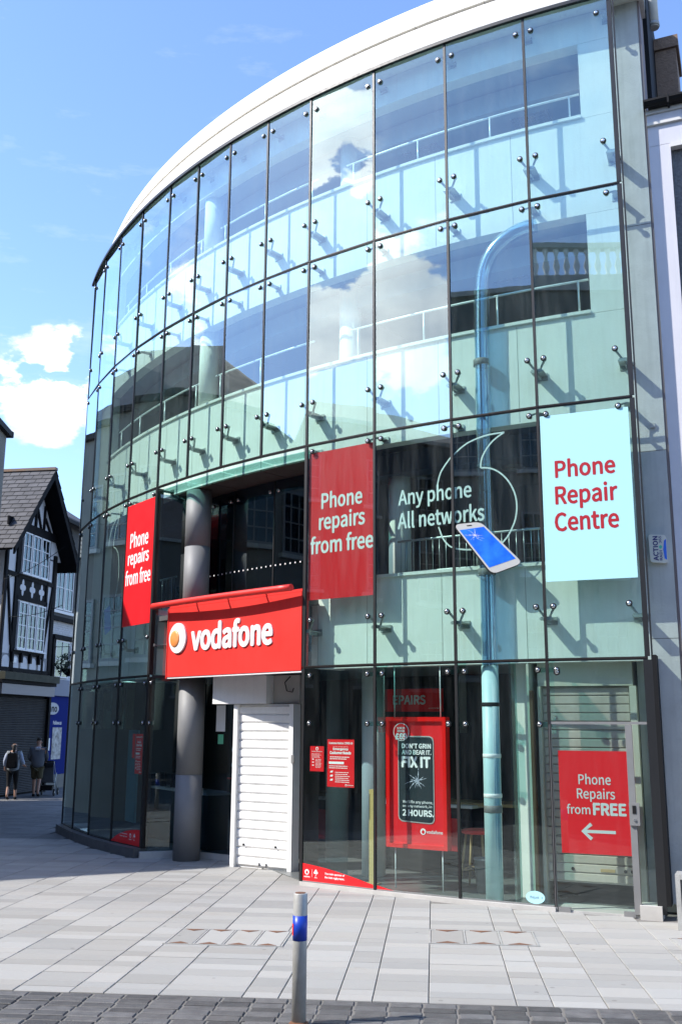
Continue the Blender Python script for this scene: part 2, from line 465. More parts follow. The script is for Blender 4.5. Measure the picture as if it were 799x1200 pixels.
def text(s, parent, M, x0, x1, zb, zt, y, material, name='lettering', bold=0.0, depth=0.002, align='fit', res=3, rot=False, nb=8):
    """flat lettering in the local xz plane at depth y, its outline fitted to x0..x1, zb..zt"""
    cu = bpy.data.curves.new('text', 'FONT'); cu.body = s
    if FONT: cu.font = FONT
    cu.resolution_u = res; cu.extrude = 0.0
    ob = bpy.data.objects.new('text_tmp', cu); COL.objects.link(ob)
    dg = bpy.context.evaluated_depsgraph_get()
    me = bpy.data.meshes.new_from_object(ob.evaluated_get(dg))
    bpy.data.objects.remove(ob)
    if rot:
        for v in me.vertices: v.co = (-v.co.y, v.co.x, 0)
    xs = [v.co.x for v in me.vertices]; ys = [v.co.y for v in me.vertices]
    if not xs: return None
    ax, bx, ay, by = min(xs), max(xs), min(ys), max(ys)
    sx = (x1 - x0) / (bx - ax); sy = (zt - zb) / (by - ay)
    sz = min(sx, sy)
    vs = [(x0 + (v.co.x - ax) * sx, y, zb + (v.co.y - ay) * sy) for v in me.vertices]
    fs = [tuple(p.vertices) for p in me.polygons]
    bpy.data.meshes.remove(me)
    m = MB()
    k = bold * sz * 0.5 if bold else 0          # stroke weight: copies nudged a hair sideways, each 0.1 mm proud of the last
    offs = [(0, 0)] + ([(k * cos(2 * pi * j / nb), k * sin(2 * pi * j / nb)) for j in range(nb)] if bold else [])
    side = None
    for j, (ox, oz) in enumerate(offs):
        v2 = [(p[0] + ox, p[1] - 0.0001 * j, p[2] + oz) for p in vs]
        if depth > 0.004:
            n = len(v2); base = len(m.v)
            m.add([(p[0], p[1] - depth, p[2]) for p in v2], fs)
            if side is None:
                cnt = {(f[i], f[(i + 1) % len(f)]) for f in fs for i in range(len(f))}
                side = [e for e in cnt if (e[1], e[0]) not in cnt]
            m.add(v2, [])
            m.f += [(base + e[0], base + e[0] + n, base + e[1] + n, base + e[1]) for e in side]; m.s += [False] * len(side)
        else:
            m.add(v2, fs)
    return m.obj(name, material, parent, M)


def disc(cx, cz, rx, rz, y, th, n=32):
    m = MB()
    m.prism([(cx + rx * cos(2 * pi * k / n), cz + rz * sin(2 * pi * k / n)) for k in range(n)], y, y + th)
    return m


def ring(cx, cz, rx, rz, w, y, th, n=40, a0=0, a1=2 * pi):
    m = MB()
    for k in range(n):
        a, b = a0 + (a1 - a0) * k / n, a0 + (a1 - a0) * (k + 1) / n
        q = [(cx + (rx - w) * cos(a), cz + (rz - w) * sin(a)), (cx + rx * cos(a), cz + rz * sin(a)),
             (cx + rx * cos(b), cz + rz * sin(b)), (cx + (rx - w) * cos(b), cz + (rz - w) * sin(b))]
        m.add([(p[0], y, p[1]) for p in q], [(0, 1, 2, 3)])
    return m


def ribbon(pts, w, y):
    m = MB(); n = len(pts)
    vs = []
    for i, p in enumerate(pts):
        a = pts[max(i - 1, 0)]; b = pts[min(i + 1, n - 1)]
        dx, dz = b[0] - a[0], b[1] - a[1]; l = hypot(dx, dz) or 1
        nx, nz_ = -dz / l * w / 2, dx / l * w / 2
        vs += [(p[0] + nx, y, p[1] + nz_), (p[0] - nx, y, p[1] - nz_)]
    m.add(vs, [(2 * i, 2 * i + 1, 2 * i + 3, 2 * i + 2) for i in range(n - 1)])
    return m


def smooth_pts(P, n=6):
    out = []
    for i in range(len(P) - 1):
        p0 = P[max(i - 1, 0)]; p1 = P[i]; p2 = P[i + 1]; p3 = P[min(i + 2, len(P) - 1)]
        for k in range(n):
            t = k / n
            out.append(tuple(0.5 * ((2 * p1[j]) + (-p0[j] + p2[j]) * t + (2 * p0[j] - 5 * p1[j] + 4 * p2[j] - p3[j]) * t * t
                                    + (-p0[j] + 3 * p1[j] - 3 * p2[j] + p3[j]) * t ** 3) for j in range(len(p1))))
    out.append(tuple(P[-1]))
    return out


# ------------------------------------------------------------------ the plan of the curved glass building
PX = [(3.63, 11.795), (2.536, 12.257), (1.484, 12.804), (0.468, 13.427), (-0.509, 14.128), (-1.234, 14.739), (-1.929, 15.381),
      (-2.577, 16.081), (-3.2, 16.807), (-3.9, 17.742), (-4.527, 18.721), (-5.087, 19.757), (-5.574, 20.811)]
CX, CY, R = 9.5537, 27.022, 16.3465
Z2, Z3, Z4, Z5 = 2.905, 6.150, 9.098, 11.962       # transoms: over the shop, first, second, top
TA = [atan2(CX - x, CY - y) for x, y in PX]          # plan angle of each mullion


def cp(t, off):
    return (CX - (R - off) * sin(t), CY - (R - off) * cos(t))


def arcbox(t0, t1, o0, o1, z0, z1, n=24, world=True):
    """curved wall: from plan angle t0 (right) to t1 (left), offsets o0 (front) to o1 (back) behind the glass"""
    m = MB()
    Q = []
    for k in range(n + 1):
        t = t0 + (t1 - t0) * k / n
        a, b = cp(t, o0), cp(t, o1)
        Q.append([(a[0], a[1], z0), (a[0], a[1], z1), (b[0], b[1], z1), (b[0], b[1], z0)])
    for a, b in ((0, 1), (1, 2), (2, 3), (3, 0)):      # each side its own strip, so edges stay crisp
        m.add([q[a] for q in Q] + [q[b] for q in Q], [(k, n + 1 + k, n + 2 + k, k + 1) for k in range(n)], a in (0, 2))
    m.add(Q[0], [(0, 3, 2, 1)]); m.add(Q[-1], [(0, 1, 2, 3)])
    return m


def pf(i):
    """frame of glass bay i: origin at its left mullion, x to the right"""
    a, b = PX[i], PX[i + 1]
    return frame(b[0], b[1], a[0] - b[0], a[1] - b[1])


def pw(i):
    a, b = PX[i], PX[i + 1]
    return hypot(a[0] - b[0], a[1] - b[1])


def mf(i):
    """frame at mullion i, x tangent to the curve"""
    t = TA[i]
    return frame(PX[i][0], PX[i][1], cos(t), -sin(t))

# =====================================================================================================
# GROUND
# =====================================================================================================
GA = atan2(0.0924, 0.9957)
G = frame(0, 0, 0.9957, -0.0924)          # local x: along the courses (right), local y: away from the camera


def struct(o):
    o['kind'] = 'structure'; return o


m = MB().box(-400, 400, -300, 500, -0.6, -0.035)
struct(m.obj('street_ground', M_ASPH))
m = MB().box(-40, 30, 4.5, 60, -0.03, -0.012, M=G)
pave = struct(m.obj('pavement', M_MORTAR))

joints = [-3.41, -2.94, -2.66, -2.21, -1.54, -1.25, -0.79, -0.51, -0.07, 0.61, 0.89, 1.30, 1.69]
x = joints[0]
while x > -24: x -= random.uniform(0.35, 0.85); joints.insert(0, x)
x = joints[-1]
while x < 9: x += random.uniform(0.4, 0.8); joints.append(x)


def inside_building(px, py, pad=0.03):
    """under the glass building, its pier or its neighbour"""
    if py > 60: return True
    d = hypot(px - CX, py - CY)
    t = atan2(CX - px, CY - py)
    if -2.0 < t < TA[12] + 0.05 and d < R + pad:
        # the entrance recess is paved
        if TA[4] < t < TA[8] - 0.02 and R - 1.0 < d: return False
        return True
    # straight run to the right of the pier
    ex, ey = 0.921, -0.389
    s = (px - 3.63) * ex + (py - 11.795) * ey
    q = -(px - 3.63) * ey + (py - 11.795) * ex
    return s > 0 and q > -pad


rows = []
y = 8.345
while y < 46:
    d = random.choice((0.17, 0.20, 0.22, 0.24, 0.30)); rows.append((y, y + d)); y += d
cells = []
for (y0, y1) in rows:
    for k in range(len(joints) - 1):
        x0, x1 = joints[k], joints[k + 1]
        xm, ym = (x0 + x1) / 2, (y0 + y1) / 2
        w = G @ Vector((xm, ym, 0))
        if abs(w.x) > 0.42 * w.y + 2.5: continue
        if inside_building(w.x, w.y): continue
        cs = [G @ Vector((a, b, 0)) for a in (x0, x1) for b in (y0, y1)]
        if any(inside_building(c.x, c.y, -0.12) for c in cs) and y0 > 11: pass
        cells.append((w.y, x0, x1, y0, y1))
cells.sort()
n_single = 0
stuff = MB(); stuff2 = MB()
for (wy, x0, x1, y0, y1) in cells:
    g = 0.004
    dz = random.uniform(-0.002, 0.002)
    w = G @ Vector(((x0 + x1) / 2, (y0 + y1) / 2, 0))
    if n_single < 298 and abs(w.x) < 0.36 * w.y + 0.5:
        hx, hy = (x1 - x0) / 2 - g, (y1 - y0) / 2 - 0.0055
        MB().bev(-hx, hx, -hy, hy, -0.03, 0, 0.004).obj('paving_slab', M_PAVE, pave,
            G @ Matrix.Translation(((x0 + x1) / 2, (y0 + y1) / 2, dz)))
        n_single += 1
    else:
        b = MB().bev(x0 + g, x1 - g, y0 + g * 0.6, y1 - g * 0.6, -0.03, dz, 0.004)
        (stuff2 if w.y > 19.5 else stuff).add([G @ Vector(v) for v in b.v], b.f)  # far side-street slabs go to the copy darkened for shade
o = stuff2.obj('shade_toned_slabs', M_PAVE_SHADE, pave); o['kind'] = 'stuff'
o = stuff.obj('paving_slabs', M_PAVES, pave); o['kind'] = 'stuff'

sett = struct(MB().box(-16, 16, 4.5, 8.33, -0.02, -0.011, M=G).obj('sett_band', M_MORTAR))
stuff = MB(); n = 0
y = 8.335
r_i = 0
while y > 5.0:
    h = 0.125; x = -14 + random.uniform(-0.02, 0.02)
    while x < 14:
        w = 0.262
        wv = G @ Vector((x + w / 2, y - h / 2, 0))
        dz = random.uniform(-0.004, 0.002)
        if y > 7.45 and abs(wv.x) < 0.345 * wv.y + 0.35:
            hx, hy = w / 2 - 0.010, h / 2 - 0.008
            jx = random.uniform(-0.003, 0.003)
            MB().bev(-hx, hx, -hy, hy, -0.03, 0, 0.006).obj('sett', M_SETT, sett, G @ Matrix.Translation((x + w / 2 + jx, y - h / 2, dz)))
        else:
            b = MB().bev(x + 0.009, x + w - 0.009, y - h + 0.006, y - 0.006, -0.03, dz, 0.006)
            stuff.add([G @ Vector(v) for v in b.v], b.f)
        x += w
    y -= h; r_i += 1
o = stuff.obj('far_setts', M_SETTS, sett); o['kind'] = 'stuff'


# recessed access covers, each a steel tray with stone infill and rusty corner lugs
def access_cover(x0, x1, y0, y1, ncell, label):
    M = G @ Matrix.Translation((x0, y0, 0))
    t = thing('access_cover', label, 'access cover', M, 'inset access covers in the paving')
    W, D = x1 - x0, y1 - y0
    f = MB(); e = 0.014
    f.box(-e, W + e, -e, 0, -0.02, 0.009); f.box(-e, W + e, D, D + e, -0.02, 0.009)
    for k in range(ncell + 1):
        xx = W * k / ncell
        f.box(xx - e / 2, xx + e / 2, 0, D, -0.02, 0.009)
    f.obj('steel_frame', M_GALV, t, M)
    for k in range(ncell):
        a, b = W * k / ncell + e, W * (k + 1) / ncell - e
        MB().bev(a, b, 0.006, D - 0.006, -0.01, 0.007, 0.003).obj('stone_infill', M_PAVE, t, M)
        c = (a + b) / 2; hw = (b - a) * 0.36
        for s in (0, 1):
            yy = 0.0 if s == 0 else D
            sg = 1 if s == 0 else -1
            tri = [(c - hw, yy + sg * 0.004), (c + hw, yy + sg * 0.004), (c, yy + sg * 0.085)]
            if s: tri = tri[::-1]
            MB().prism(tri, 0.0, 0.011, axis='xy').obj('corner_lug', M_RUST, t, M)
    return t


access_cover(-2.66, -1.50, 10.18, 10.88, 4, 'row of four stone filled access covers in the paving left of the bollard')
access_cover(-0.07, 0.99, 10.5, 11.15, 3, 'row of stone filled access covers in front of the shop window right of the bollard')
access_cover(2.36, 3.2, 10.35, 11.0, 2, 'stone filled access cover at the right edge beside the grey bin')

# =====================================================================================================
# CURVED GLASS BUILDING
# =====================================================================================================
BM = Matrix.Translation((0.5, 17.0, 0))
B = thing('glass_building', 'three storey curved glass corner building with white roof band and pale walls behind the glass', 'building', BM)
tA0, tA12 = TA[0], TA[12]

# --- roof band ------------------------------------------------------------------
t_r = tA0 - 0.028
def arcprofile(t0, t1, prof, n):
    """closed profile of (offset, z) swept along the curve"""
    m = MB(); Q = []
    for k in range(n + 1):
        t = t0 + (t1 - t0) * k / n
        Q.append([(*cp(t, o), z) for o, z in prof])
    L_ = len(prof)
    for a in range(L_):
        b = (a + 1) % L_
        m.add([q[a] for q in Q] + [q[b] for q in Q], [(k, n + 1 + k, n + 2 + k, k + 1) for k in range(n)], True)
    m.add(Q[0], [tuple(range(L_))[::-1]]); m.add(Q[-1], [tuple(range(L_))])
    return m


arcprofile(t_r, tA12 + 0.004, [(-0.03, Z5 + 0.02), (-0.03, Z5 + 0.07), (0.265, 12.60), (0.7, 12.60), (0.7, Z5 + 0.02)], 60).obj('roof_fascia', M_FASC, B)
arcprofile(t_r, tA12 + 0.004, [(0.32, 12.602), (0.32, 12.645), (0.7, 12.645), (0.7, 12.602)], 60).obj('roof_groove', mat('dark_groove_render', (0.38, 0.36, 0.32), 0.9, noise=0.4, nscale=4), B)  # groove band coloured darker than the fascia and coping
for k in range(12):                   # coping stones, one per bay
    a = t_r + (tA12 + 0.004 - t_r) * k / 12 + 0.0003
    b = t_r + (tA12 + 0.004 - t_r) * (k + 1) / 12 - 0.0003
    arcprofile(a, b, [(0.255, 12.648), (0.275, 12.80), (0.38, 13.09), (0.48, 13.12), (0.7, 13.12), (0.7, 12.648)], 6).obj('coping', M_FASC, B)
arcbox(t_r, tA12 + 0.02, -0.055, 0.0, Z5 - 0.035, Z5 + 0.018, 60).obj('head_flashing', M_JOINT, B)
roofpoly = [cp(t_r + (tA12 - t_r) * k / 20, 0.4) for k in range(21)] + [(-4.6, 23.6), (1.5, 26), (7.3, 20.2)]
MB().prism(roofpoly, 12.20, 12.32, axis='xy').obj('roof_slab', M_CEIL, B)

# --- walls behind the glass -----------------------------------------------------
tm4, tm8 = TA[4], TA[8]
tR = TA[0] - 0.0012
tL = TA[12]
tj = 0.005


def wall(t0, t1, z0, z1, n=30, name='spandrel_wall', o0=0.30, o1=0.50, mm=None):
    return arcbox(t0, t1, o0, o1, z0, z1, n).obj(name, mm or M_WALL, B)


t_open = atan2(CX - 3.29, CY - 12.24)
t_left = TA[11] + 0.01
wall(tR, tm4, Z2 - 0.01, 4.125)
wall(tm8 + 0.012, tL, Z2 - 0.01, 4.125)
wall(tR, tL, 6.06, 7.455, 60)
wall(tR, tL, 8.90, 10.345, 60)
wall(tR, tL, 11.52, Z5 + 0.01, 60)
for z0, z1 in ((4.13, 6.055), (7.46, 8.895), (10.35, 11.515)):
    wall(tR, t_open if z0 > 5 else t_open - 0.004, z0, z1, 4, 'end_wall')
    wall(t_left, tL, z0, z1, 6, 'end_wall')
M_WJ = mat('wall_joint', (0.42, 0.42, 0.39), 0.9)
for t_ in TA[1:12]:
    for (z0, z1) in ((2.92, 4.11), (6.08, 7.44), (8.92, 10.33)):
        if z0 < 3 and tm4 - 0.001 < t_ < tm8 + 0.013: continue
        arcbox(t_ + 0.0195, t_ + 0.0200, 0.298, 0.31, z0, z1, 1).obj('wall_joint', M_WJ, B)
# sills capping each wall
for t0, t1, z in ((tR, tm4, 4.125), (tm8 + 0.012, tL, 4.125), (t_open, t_left, 7.455), (t_open, t_left, 10.345)):
    arcbox(t0, t1, 0.262, 0.52, z + 0.002, z + 0.045, 40).obj('sill', M_WALL, B)

# --- floors and ceilings ---------------------------------------------------------


def plate(z0, z1, off, name, mm, t0=None, t1=None):
    t0 = tR if t0 is None else t0; t1 = tL if t1 is None else t1
    poly = [cp(t0 + (t1 - t0) * k / 24, off) for k in range(25)] + [(-4.4, 23.0), (1.5, 25.5), (7.1, 19.9)]
    return MB().prism(poly, z0, z1, axis='xy').obj(name, mm, B)


plate(0.0, 0.012, 0.12, 'shop_floor', M_FLOORI, TA[0], TA[4])
MB().prism([cp(tm4 + (tL - tm4) * k / 24, 0.12 if tm4 + (tL - tm4) * k / 24 > tm8 else 1.0) for k in range(25)] + [(-4.4, 23.0), (1.5, 20)], 0.0, 0.014, axis='xy').obj('shop_floor', M_FLOORI, B)
plate(2.99, 3.2, 0.505, 'floor_slab', M_CEIL, TA[0], TA[4] - 0.002)
plate(3.02, 3.22, 1.05, 'floor_slab', M_CEIL, TA[4], TA[12])
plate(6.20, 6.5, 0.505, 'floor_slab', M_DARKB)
plate(9.02, 9.35, 0.505, 'floor_slab', M_CEIL)
plate(11.6, 11.7, 0.505, 'ceiling', M_CEIL)
# dropped beam behind each opening head
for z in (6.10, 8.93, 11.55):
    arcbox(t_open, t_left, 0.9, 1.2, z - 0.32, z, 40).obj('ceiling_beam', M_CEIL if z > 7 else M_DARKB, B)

# --- back rooms -------------------------------------------------------------------
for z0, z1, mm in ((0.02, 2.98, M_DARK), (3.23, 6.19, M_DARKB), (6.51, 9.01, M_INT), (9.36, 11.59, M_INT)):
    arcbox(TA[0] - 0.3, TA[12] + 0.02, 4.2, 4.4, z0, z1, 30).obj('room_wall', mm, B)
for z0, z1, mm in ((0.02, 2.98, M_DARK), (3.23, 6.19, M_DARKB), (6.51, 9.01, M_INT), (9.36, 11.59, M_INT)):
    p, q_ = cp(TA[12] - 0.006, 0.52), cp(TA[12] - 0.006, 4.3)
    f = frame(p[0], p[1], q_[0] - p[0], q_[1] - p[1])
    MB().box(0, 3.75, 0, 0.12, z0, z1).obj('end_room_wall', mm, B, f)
# party wall at the right
PWF = frame(3.86, 12.19, 0.388, 0.9217)
MB().box(0.05, 9.0, -0.05, 0.15, 0, 12.2).obj('party_wall', M_CREAM, B, PWF)
for z0, z1 in ((7.5, 9.0), (10.4, 11.58)):       # cross partitions
    f = frame(*cp(TA[4] + 0.03, 1.6), sin(TA[4]), cos(TA[4]))
    MB().box(0, 2.6, 0, 0.1, z0 - 0.9, z1).obj('partition_wall', M_INT, B, f)
    f = frame(*cp(TA[8], 1.4), sin(TA[8]), cos(TA[8]))
    MB().box(0, 2.8, 0, 0.1, z0 - 0.9, z1).obj('partition_wall', M_INT, B, f)

# --- round columns -----------------------------------------------------------------
colmesh = {}
for (cx, cy), zz, mm, nm in (((-2.43, 16.55), (0.0, 2.86), M_STEEL, 'steel_column'), ((-2.43, 16.55), (3.9, 6.02), M_STEEL, 'steel_column'),
                             ((-2.35, 16.60), (7.46, 9.0), M_WALL, 'round_column'), ((-2.35, 16.60), (10.35, 11.6), M_WALL, 'round_column'),
                             (cp(TA[4] - 0.004, 0.95), (6.6, 9.0), M_WALL, 'round_column'), (cp(TA[4] - 0.004, 0.95), (9.4, 11.6), M_WALL, 'round_column'),
                             (cp(TA[3] + 0.052, 1.2), (0.02, 2.95), M_WALL, 'round_column'), (cp(TA[3] + 0.02, 1.2), (3.2, 6.15), M_WALL, 'round_column')):
    m = MB()
    z0, z1 = zz
    rr = 0.215 if 'steel' in nm else 0.17
    if 'steel' in nm:      # two steel sleeves with a recessed joint
        zm = z0 + 1.32 if z0 < 1 else z0 + 1.15
        m.lathe([(rr, z0), (rr, zm - 0.006), (rr - 0.008, zm - 0.005), (rr - 0.008, zm + 0.005), (rr, zm + 0.006), (rr, z1)], n=40)
    else: m.lathe([(rr, z0), (rr, z1)], n=32)
    m.obj(nm, mm, B, Matrix.Translation((cx, cy, 0)))

# --- plinths ------------------------------------------------------------------------
arcbox(TA[1], TA[4], -0.05, 0.12, -0.02, 0.045, 20).obj('plinth', M_KERB, B)
arcbox(TA[8], TA[12], -0.13, 0.12, -0.02, 0.15, 24).obj('dark_plinth', M_KERBD, B)
MB().box(-0.03, 0.21, -0.07, 0.2, -0.02, 0.14).obj('plinth_block', M_KERB, B, frame(3.63 - 0.19, 11.795 + 0.08, 0.921, -0.389))
MB().box(-0.02, 0.53, -0.10, 0.02, -0.02, 0.10).obj('plinth_block', M_STONE, B, frame(-3.2, 16.75, 0.921, 0.30))

# --- glass, black joints, transoms --------------------------------------------------
GT = 0.006
Y0 = -0.006


def pane(M, x0, x1, z0, z1, mm=None, name='glass_pane', th=0.012, y0=-0.006):
    return MB().box(x0, x1, y0, y0 + th, z0, z1).obj(name, mm or M_GLASS, B, M)


MW = 0.036


def wobble(M, k):
    """panes never sit perfectly true: a fraction of a degree of tilt breaks the reflections between bays"""
    rr = random.Random(k * 7919 + 13)
    return M @ Matrix.Rotation(radians(rr.uniform(-0.6, 0.6)), 4, 'Z') @ Matrix.Rotation(radians(rr.uniform(-0.3, 0.3)), 4, 'X')


levels = [(Z4, Z5), (Z3, Z4), (Z2, Z3)]
for i in range(12):
    M, w = pf(i), pw(i)
    for k, (z0, z1) in enumerate(levels):
        if k == 2 and 4 <= i < 8: continue
        Mc = M @ Matrix.Translation((w / 2, 0, (z0 + z1) / 2))
        h = (z1 - z0) / 2 - 0.006
        MB().box(-w / 2 + 0.006, w / 2 - 0.006, -0.006, 0.006, -h, h).obj('glass_pane', M_GLASS, B, wobble(Mc, i * 10 + k))
    # transoms (two thin lips with a joint between)
    for z in (Z2, Z3, Z4):
        if z == Z2 and 4 <= i < 8: continue
        MB().box(-0.004, w + 0.004, -0.016, 0.012, z - 0.019, z + 0.019).obj('transom', M_JOINT, B, M)
        MB().box(-0.004, w + 0.004, -0.024, -0.016, z - 0.005, z + 0.012).obj('transom_cap', M_BFRAME, B, M)
for i in range(13):
    M = mf(i)
    segs = [(Z4 + 0.02, Z5 - 0.036), (Z3 + 0.02, Z4 - 0.02)]
    if not 4 < i < 8: segs.append((Z2 + 0.02, Z3 - 0.02)); segs.append((0.05 if i < 8 else 0.15, Z2 - 0.02))
    for k, (z0, z1) in enumerate(segs):
        hw = 0.017 if i else 0.03
        if i in (4, 8) and k >= 2: hw = 0.034 if i == 8 else 0.024
        if i == 0 and k == 3: hw = 0.05
        MB().box(-hw, hw, -0.02, 0.014, z0, z1).obj('mullion', M_JOINT, B, M)
        if hw > 0.025 and i: MB().box(-hw - 0.01, hw + 0.01, 0.015, 0.10, z0, z1).obj('mullion_post', M_BFRAME, B, M)
# outer edge frame of the right end: a second thin black fin with a reveal
MB().box(0.045, 0.062, -0.03, 0.02, 2.95, 11.9).obj('edge_fin', M_JOINT, B, mf(0))

MB().box(0.05, 0.10, -0.02, 0.28, 0.14, 2.94).obj('edge_fin', M_BLACK, B, mf(0))
MB().box(-0.03, -0.01, -0.02, 0.35, 0.1, 11.9).obj('end_glass', M_GLASS, B, mf(12))

# ground floor shop glass, bays 1-3 and 8-11
for i in (1, 2, 3, 8, 9, 10, 11):
    M, w = pf(i), pw(i)
    zb = 0.05 if i < 4 else 0.155
    pane(M, 0.006, w - 0.006, zb, Z2 - 0.02, M_GLASS_G)
    MB().box(0.0, w, -0.012, 0.012, zb - 0.004, zb + 0.012).obj('base_trim', M_BFRAME if i > 4 else M_STEEL, B, M)

# --- cavity shelf and soffit over the entrance ----------------------------------------
for i in range(4, 8):
    a, b = TA[i] + 0.001, TA[i + 1] - 0.001
    arcbox(a, b, 0.02, 0.29, Z3 - 0.075, Z3 - 0.063, 4).obj('cavity_shelf_glass', glass_mat('shelf_glass', (0.62, 0.86, 0.82), 1.6, 0.05), B)
M_SOF = mat('brown_soffit', (0.10, 0.085, 0.075), 0.5, 0.3, noise=0.3, nscale=3)
for k in range(3):
    a, b = tm4 + (tm8 - tm4) * k / 3 + 0.0007, tm4 + (tm8 - tm4) * (k + 1) / 3 - 0.0007
    arcbox(a, b, 0.30, 1.35, 6.035, 6.057, 10).obj('soffit_panel', M_SOF, B)

# recess glazing on the first floor: four panes set back 0.85 m, with a row of dots
rt = [tm4 + 0.003] + [atan2(CX - x, CY - y) for x, y in ((-1.09, 15.76), (-1.82, 16.50), (-2.30, 17.04))]
for k in range(3):
    a, b = cp(rt[k], 0.86), cp(rt[k + 1], 0.86)
    M = frame(b[0], b[1], a[0] - b[0], a[1] - b[1]); w = hypot(a[0] - b[0], a[1] - b[1])
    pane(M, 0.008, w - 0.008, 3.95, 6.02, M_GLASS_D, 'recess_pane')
    MB().box(w - 0.012, w + 0.012, -0.012, 0.02, 3.95, 6.02).obj('recess_joint', M_JOINT, B, M)
    m = MB()
    nd = int(w / 0.105)
    for q in range(nd):
        cxx = (q + 0.5) * w / nd
        m.prism([(cxx + 0.014 * cos(2 * pi * s / 8), 4.62 + 0.014 * sin(2 * pi * s / 8)) for s in range(8)], -0.010, -0.0075)
    m.obj('dot_row', M_WHITE2, B, M)
    for xx in (0.1, w - 0.1):
        d = MB(); d.lathe([(0.035, 0), (0.035, 0.02), (0.022, 0.03)], M=Matrix.Translation((xx, -0.006, 5.85)) @ Matrix.Rotation(pi / 2, 4, 'X'), n=12)
        d.obj('glass_bolt', M_BOLT, B, M)
arcbox(tm4 + 0.002, tm8 + 0.002, 0.10, 1.3, 3.82, 3.90, 16).obj('canopy_deck', M_GREYR2, B)
# side returns of the recess
f = frame(PX[4][0] + 0.02, PX[4][1] + 0.04, sin(TA[4]), cos(TA[4]))
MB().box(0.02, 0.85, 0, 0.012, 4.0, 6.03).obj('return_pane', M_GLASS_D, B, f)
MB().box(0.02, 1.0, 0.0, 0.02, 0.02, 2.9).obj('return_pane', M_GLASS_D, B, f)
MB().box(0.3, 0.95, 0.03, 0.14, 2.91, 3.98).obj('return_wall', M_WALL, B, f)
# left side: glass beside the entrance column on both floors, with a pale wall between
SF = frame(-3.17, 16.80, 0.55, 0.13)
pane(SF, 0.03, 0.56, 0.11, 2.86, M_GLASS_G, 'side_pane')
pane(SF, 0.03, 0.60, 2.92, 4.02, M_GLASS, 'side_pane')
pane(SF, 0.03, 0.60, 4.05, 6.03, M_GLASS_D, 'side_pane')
MB().box(0.03, 0.7, 0.12, 0.24, 2.90, 4.03).obj('side_wall', M_WALL, B, SF)
MB().box(0.02, 0.62, -0.015, 0.012, 2.865, 2.915).obj('side_transom', M_JOINT, B, SF)
MB().box(0.60, 0.625, -0.02, 0.02, 4.05, 6.03).obj('side_joint', M_JOINT, B, SF)
# room behind the side glass: dim lining so the recess reads as an interior
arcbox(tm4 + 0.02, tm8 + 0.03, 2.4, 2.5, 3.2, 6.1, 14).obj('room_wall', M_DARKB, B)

# --- glass bolts and wall brackets ------------------------------------------------------
bolt_m = MB().lathe([(0.040, 0.0), (0.040, 0.012), (0.034, 0.02)], M=Matrix.Rotation(pi / 2, 4, 'X'), n=16).mesh('bolt_gasket', M_BOLTK)
cap_m = MB().lathe([(0.024, 0.02), (0.024, 0.026), (0.015, 0.032)], M=Matrix.Rotation(pi / 2, 4, 'X'), n=12).mesh('bolt_cap', M_BOLT)


def arms_mesh(lowered, sides):
    m = MB()
    for s in sides:
        if lowered:      # V-shaped spider standing on a cantilever plate
            m.tube([(s * 0.108, 0.02, 0.0), (s * 0.095, 0.06, -0.02), (s * 0.045, 0.085, -0.095), (s * 0.03, 0.09, -0.135)], [0.016, 0.017, 0.015, 0.02], 8)
            m.cyl((s * 0.108, 0.004, 0), (s * 0.108, 0.055, 0), 0.026, n=10)
        else:
            m.tube([(s * 0.108, 0.015, 0.0), (s * 0.10, 0.06, 0.03), (s * 0.05, 0.09, 0.055), (0, 0.10, 0.06)], 0.014, 8)
            m.cyl((s * 0.108, 0.004, 0), (s * 0.108, 0.05, 0), 0.026, n=10)
    return m


def plate_mesh(lowered):
    m = MB()
    if lowered:
        m.box(-0.085, 0.085, 0.035, 0.29, -0.150, -0.136)
        m.box(-0.085, 0.085, 0.283, 0.299, -0.20, -0.10)
        m.prism([(-0.006, -0.15), (-0.006, -0.19), (0.006, -0.19), (0.006, -0.15)][::-1], 0.10, 0.283)
        m.box(-0.07, 0.07, 0.03, 0.05, -0.165, -0.12)
    else:
        m.box(-0.045, 0.045, 0.09, 0.29, 0.055, 0.069)
        m.box(-0.06, 0.06, 0.283, 0.299, 0.02, 0.11)
    return m


def bracket(i, z, lowered):
    sides = (-1, 1)
    if i == 0: sides = (-1,)
    if i == 12: sides = (1,)
    if z < Z3 - 0.02 and i == 4: sides = (1,)
    if z < Z3 - 0.02 and i == 8: sides = (-1,)
    sh = 0
    if i == 0: sh = -0.065
    M = mf(i) @ Matrix.Translation((sh, 0, z))
    key = (lowered, sides)
    if key not in BR:
        BR[key] = (plate_mesh(lowered).mesh('bracket_plate', M_BRKT), arms_mesh(lowered, sides).mesh('spider_arms', M_BRKT))
    br = link(bpy.data.objects.new('wall_bracket', BR[key][0]), B, M)
    link(bpy.data.objects.new('spider_arms', BR[key][1]), br, M)
    for s in sides:
        # bolts stand on the pane of their own bay
        j = i - 1 if s > 0 else i
        bx = M @ Vector((s * 0.108, -0.006, 0))
        Mb = pf(j).copy(); Mb.translation = bx
        link(bpy.data.objects.new('bolt_gasket', bolt_m), br, Mb)
        link(bpy.data.objects.new('bolt_cap', cap_m), br, Mb)


BR = {}
for i in range(13):
    bracket(i, 11.707, False)
    bracket(i, 9.748, True)
    bracket(i, 8.988, False)
    bracket(i, 6.808, True)
    if not 4 < i < 8:
        bracket(i, 6.045, False)
        bracket(i, 3.560, True)

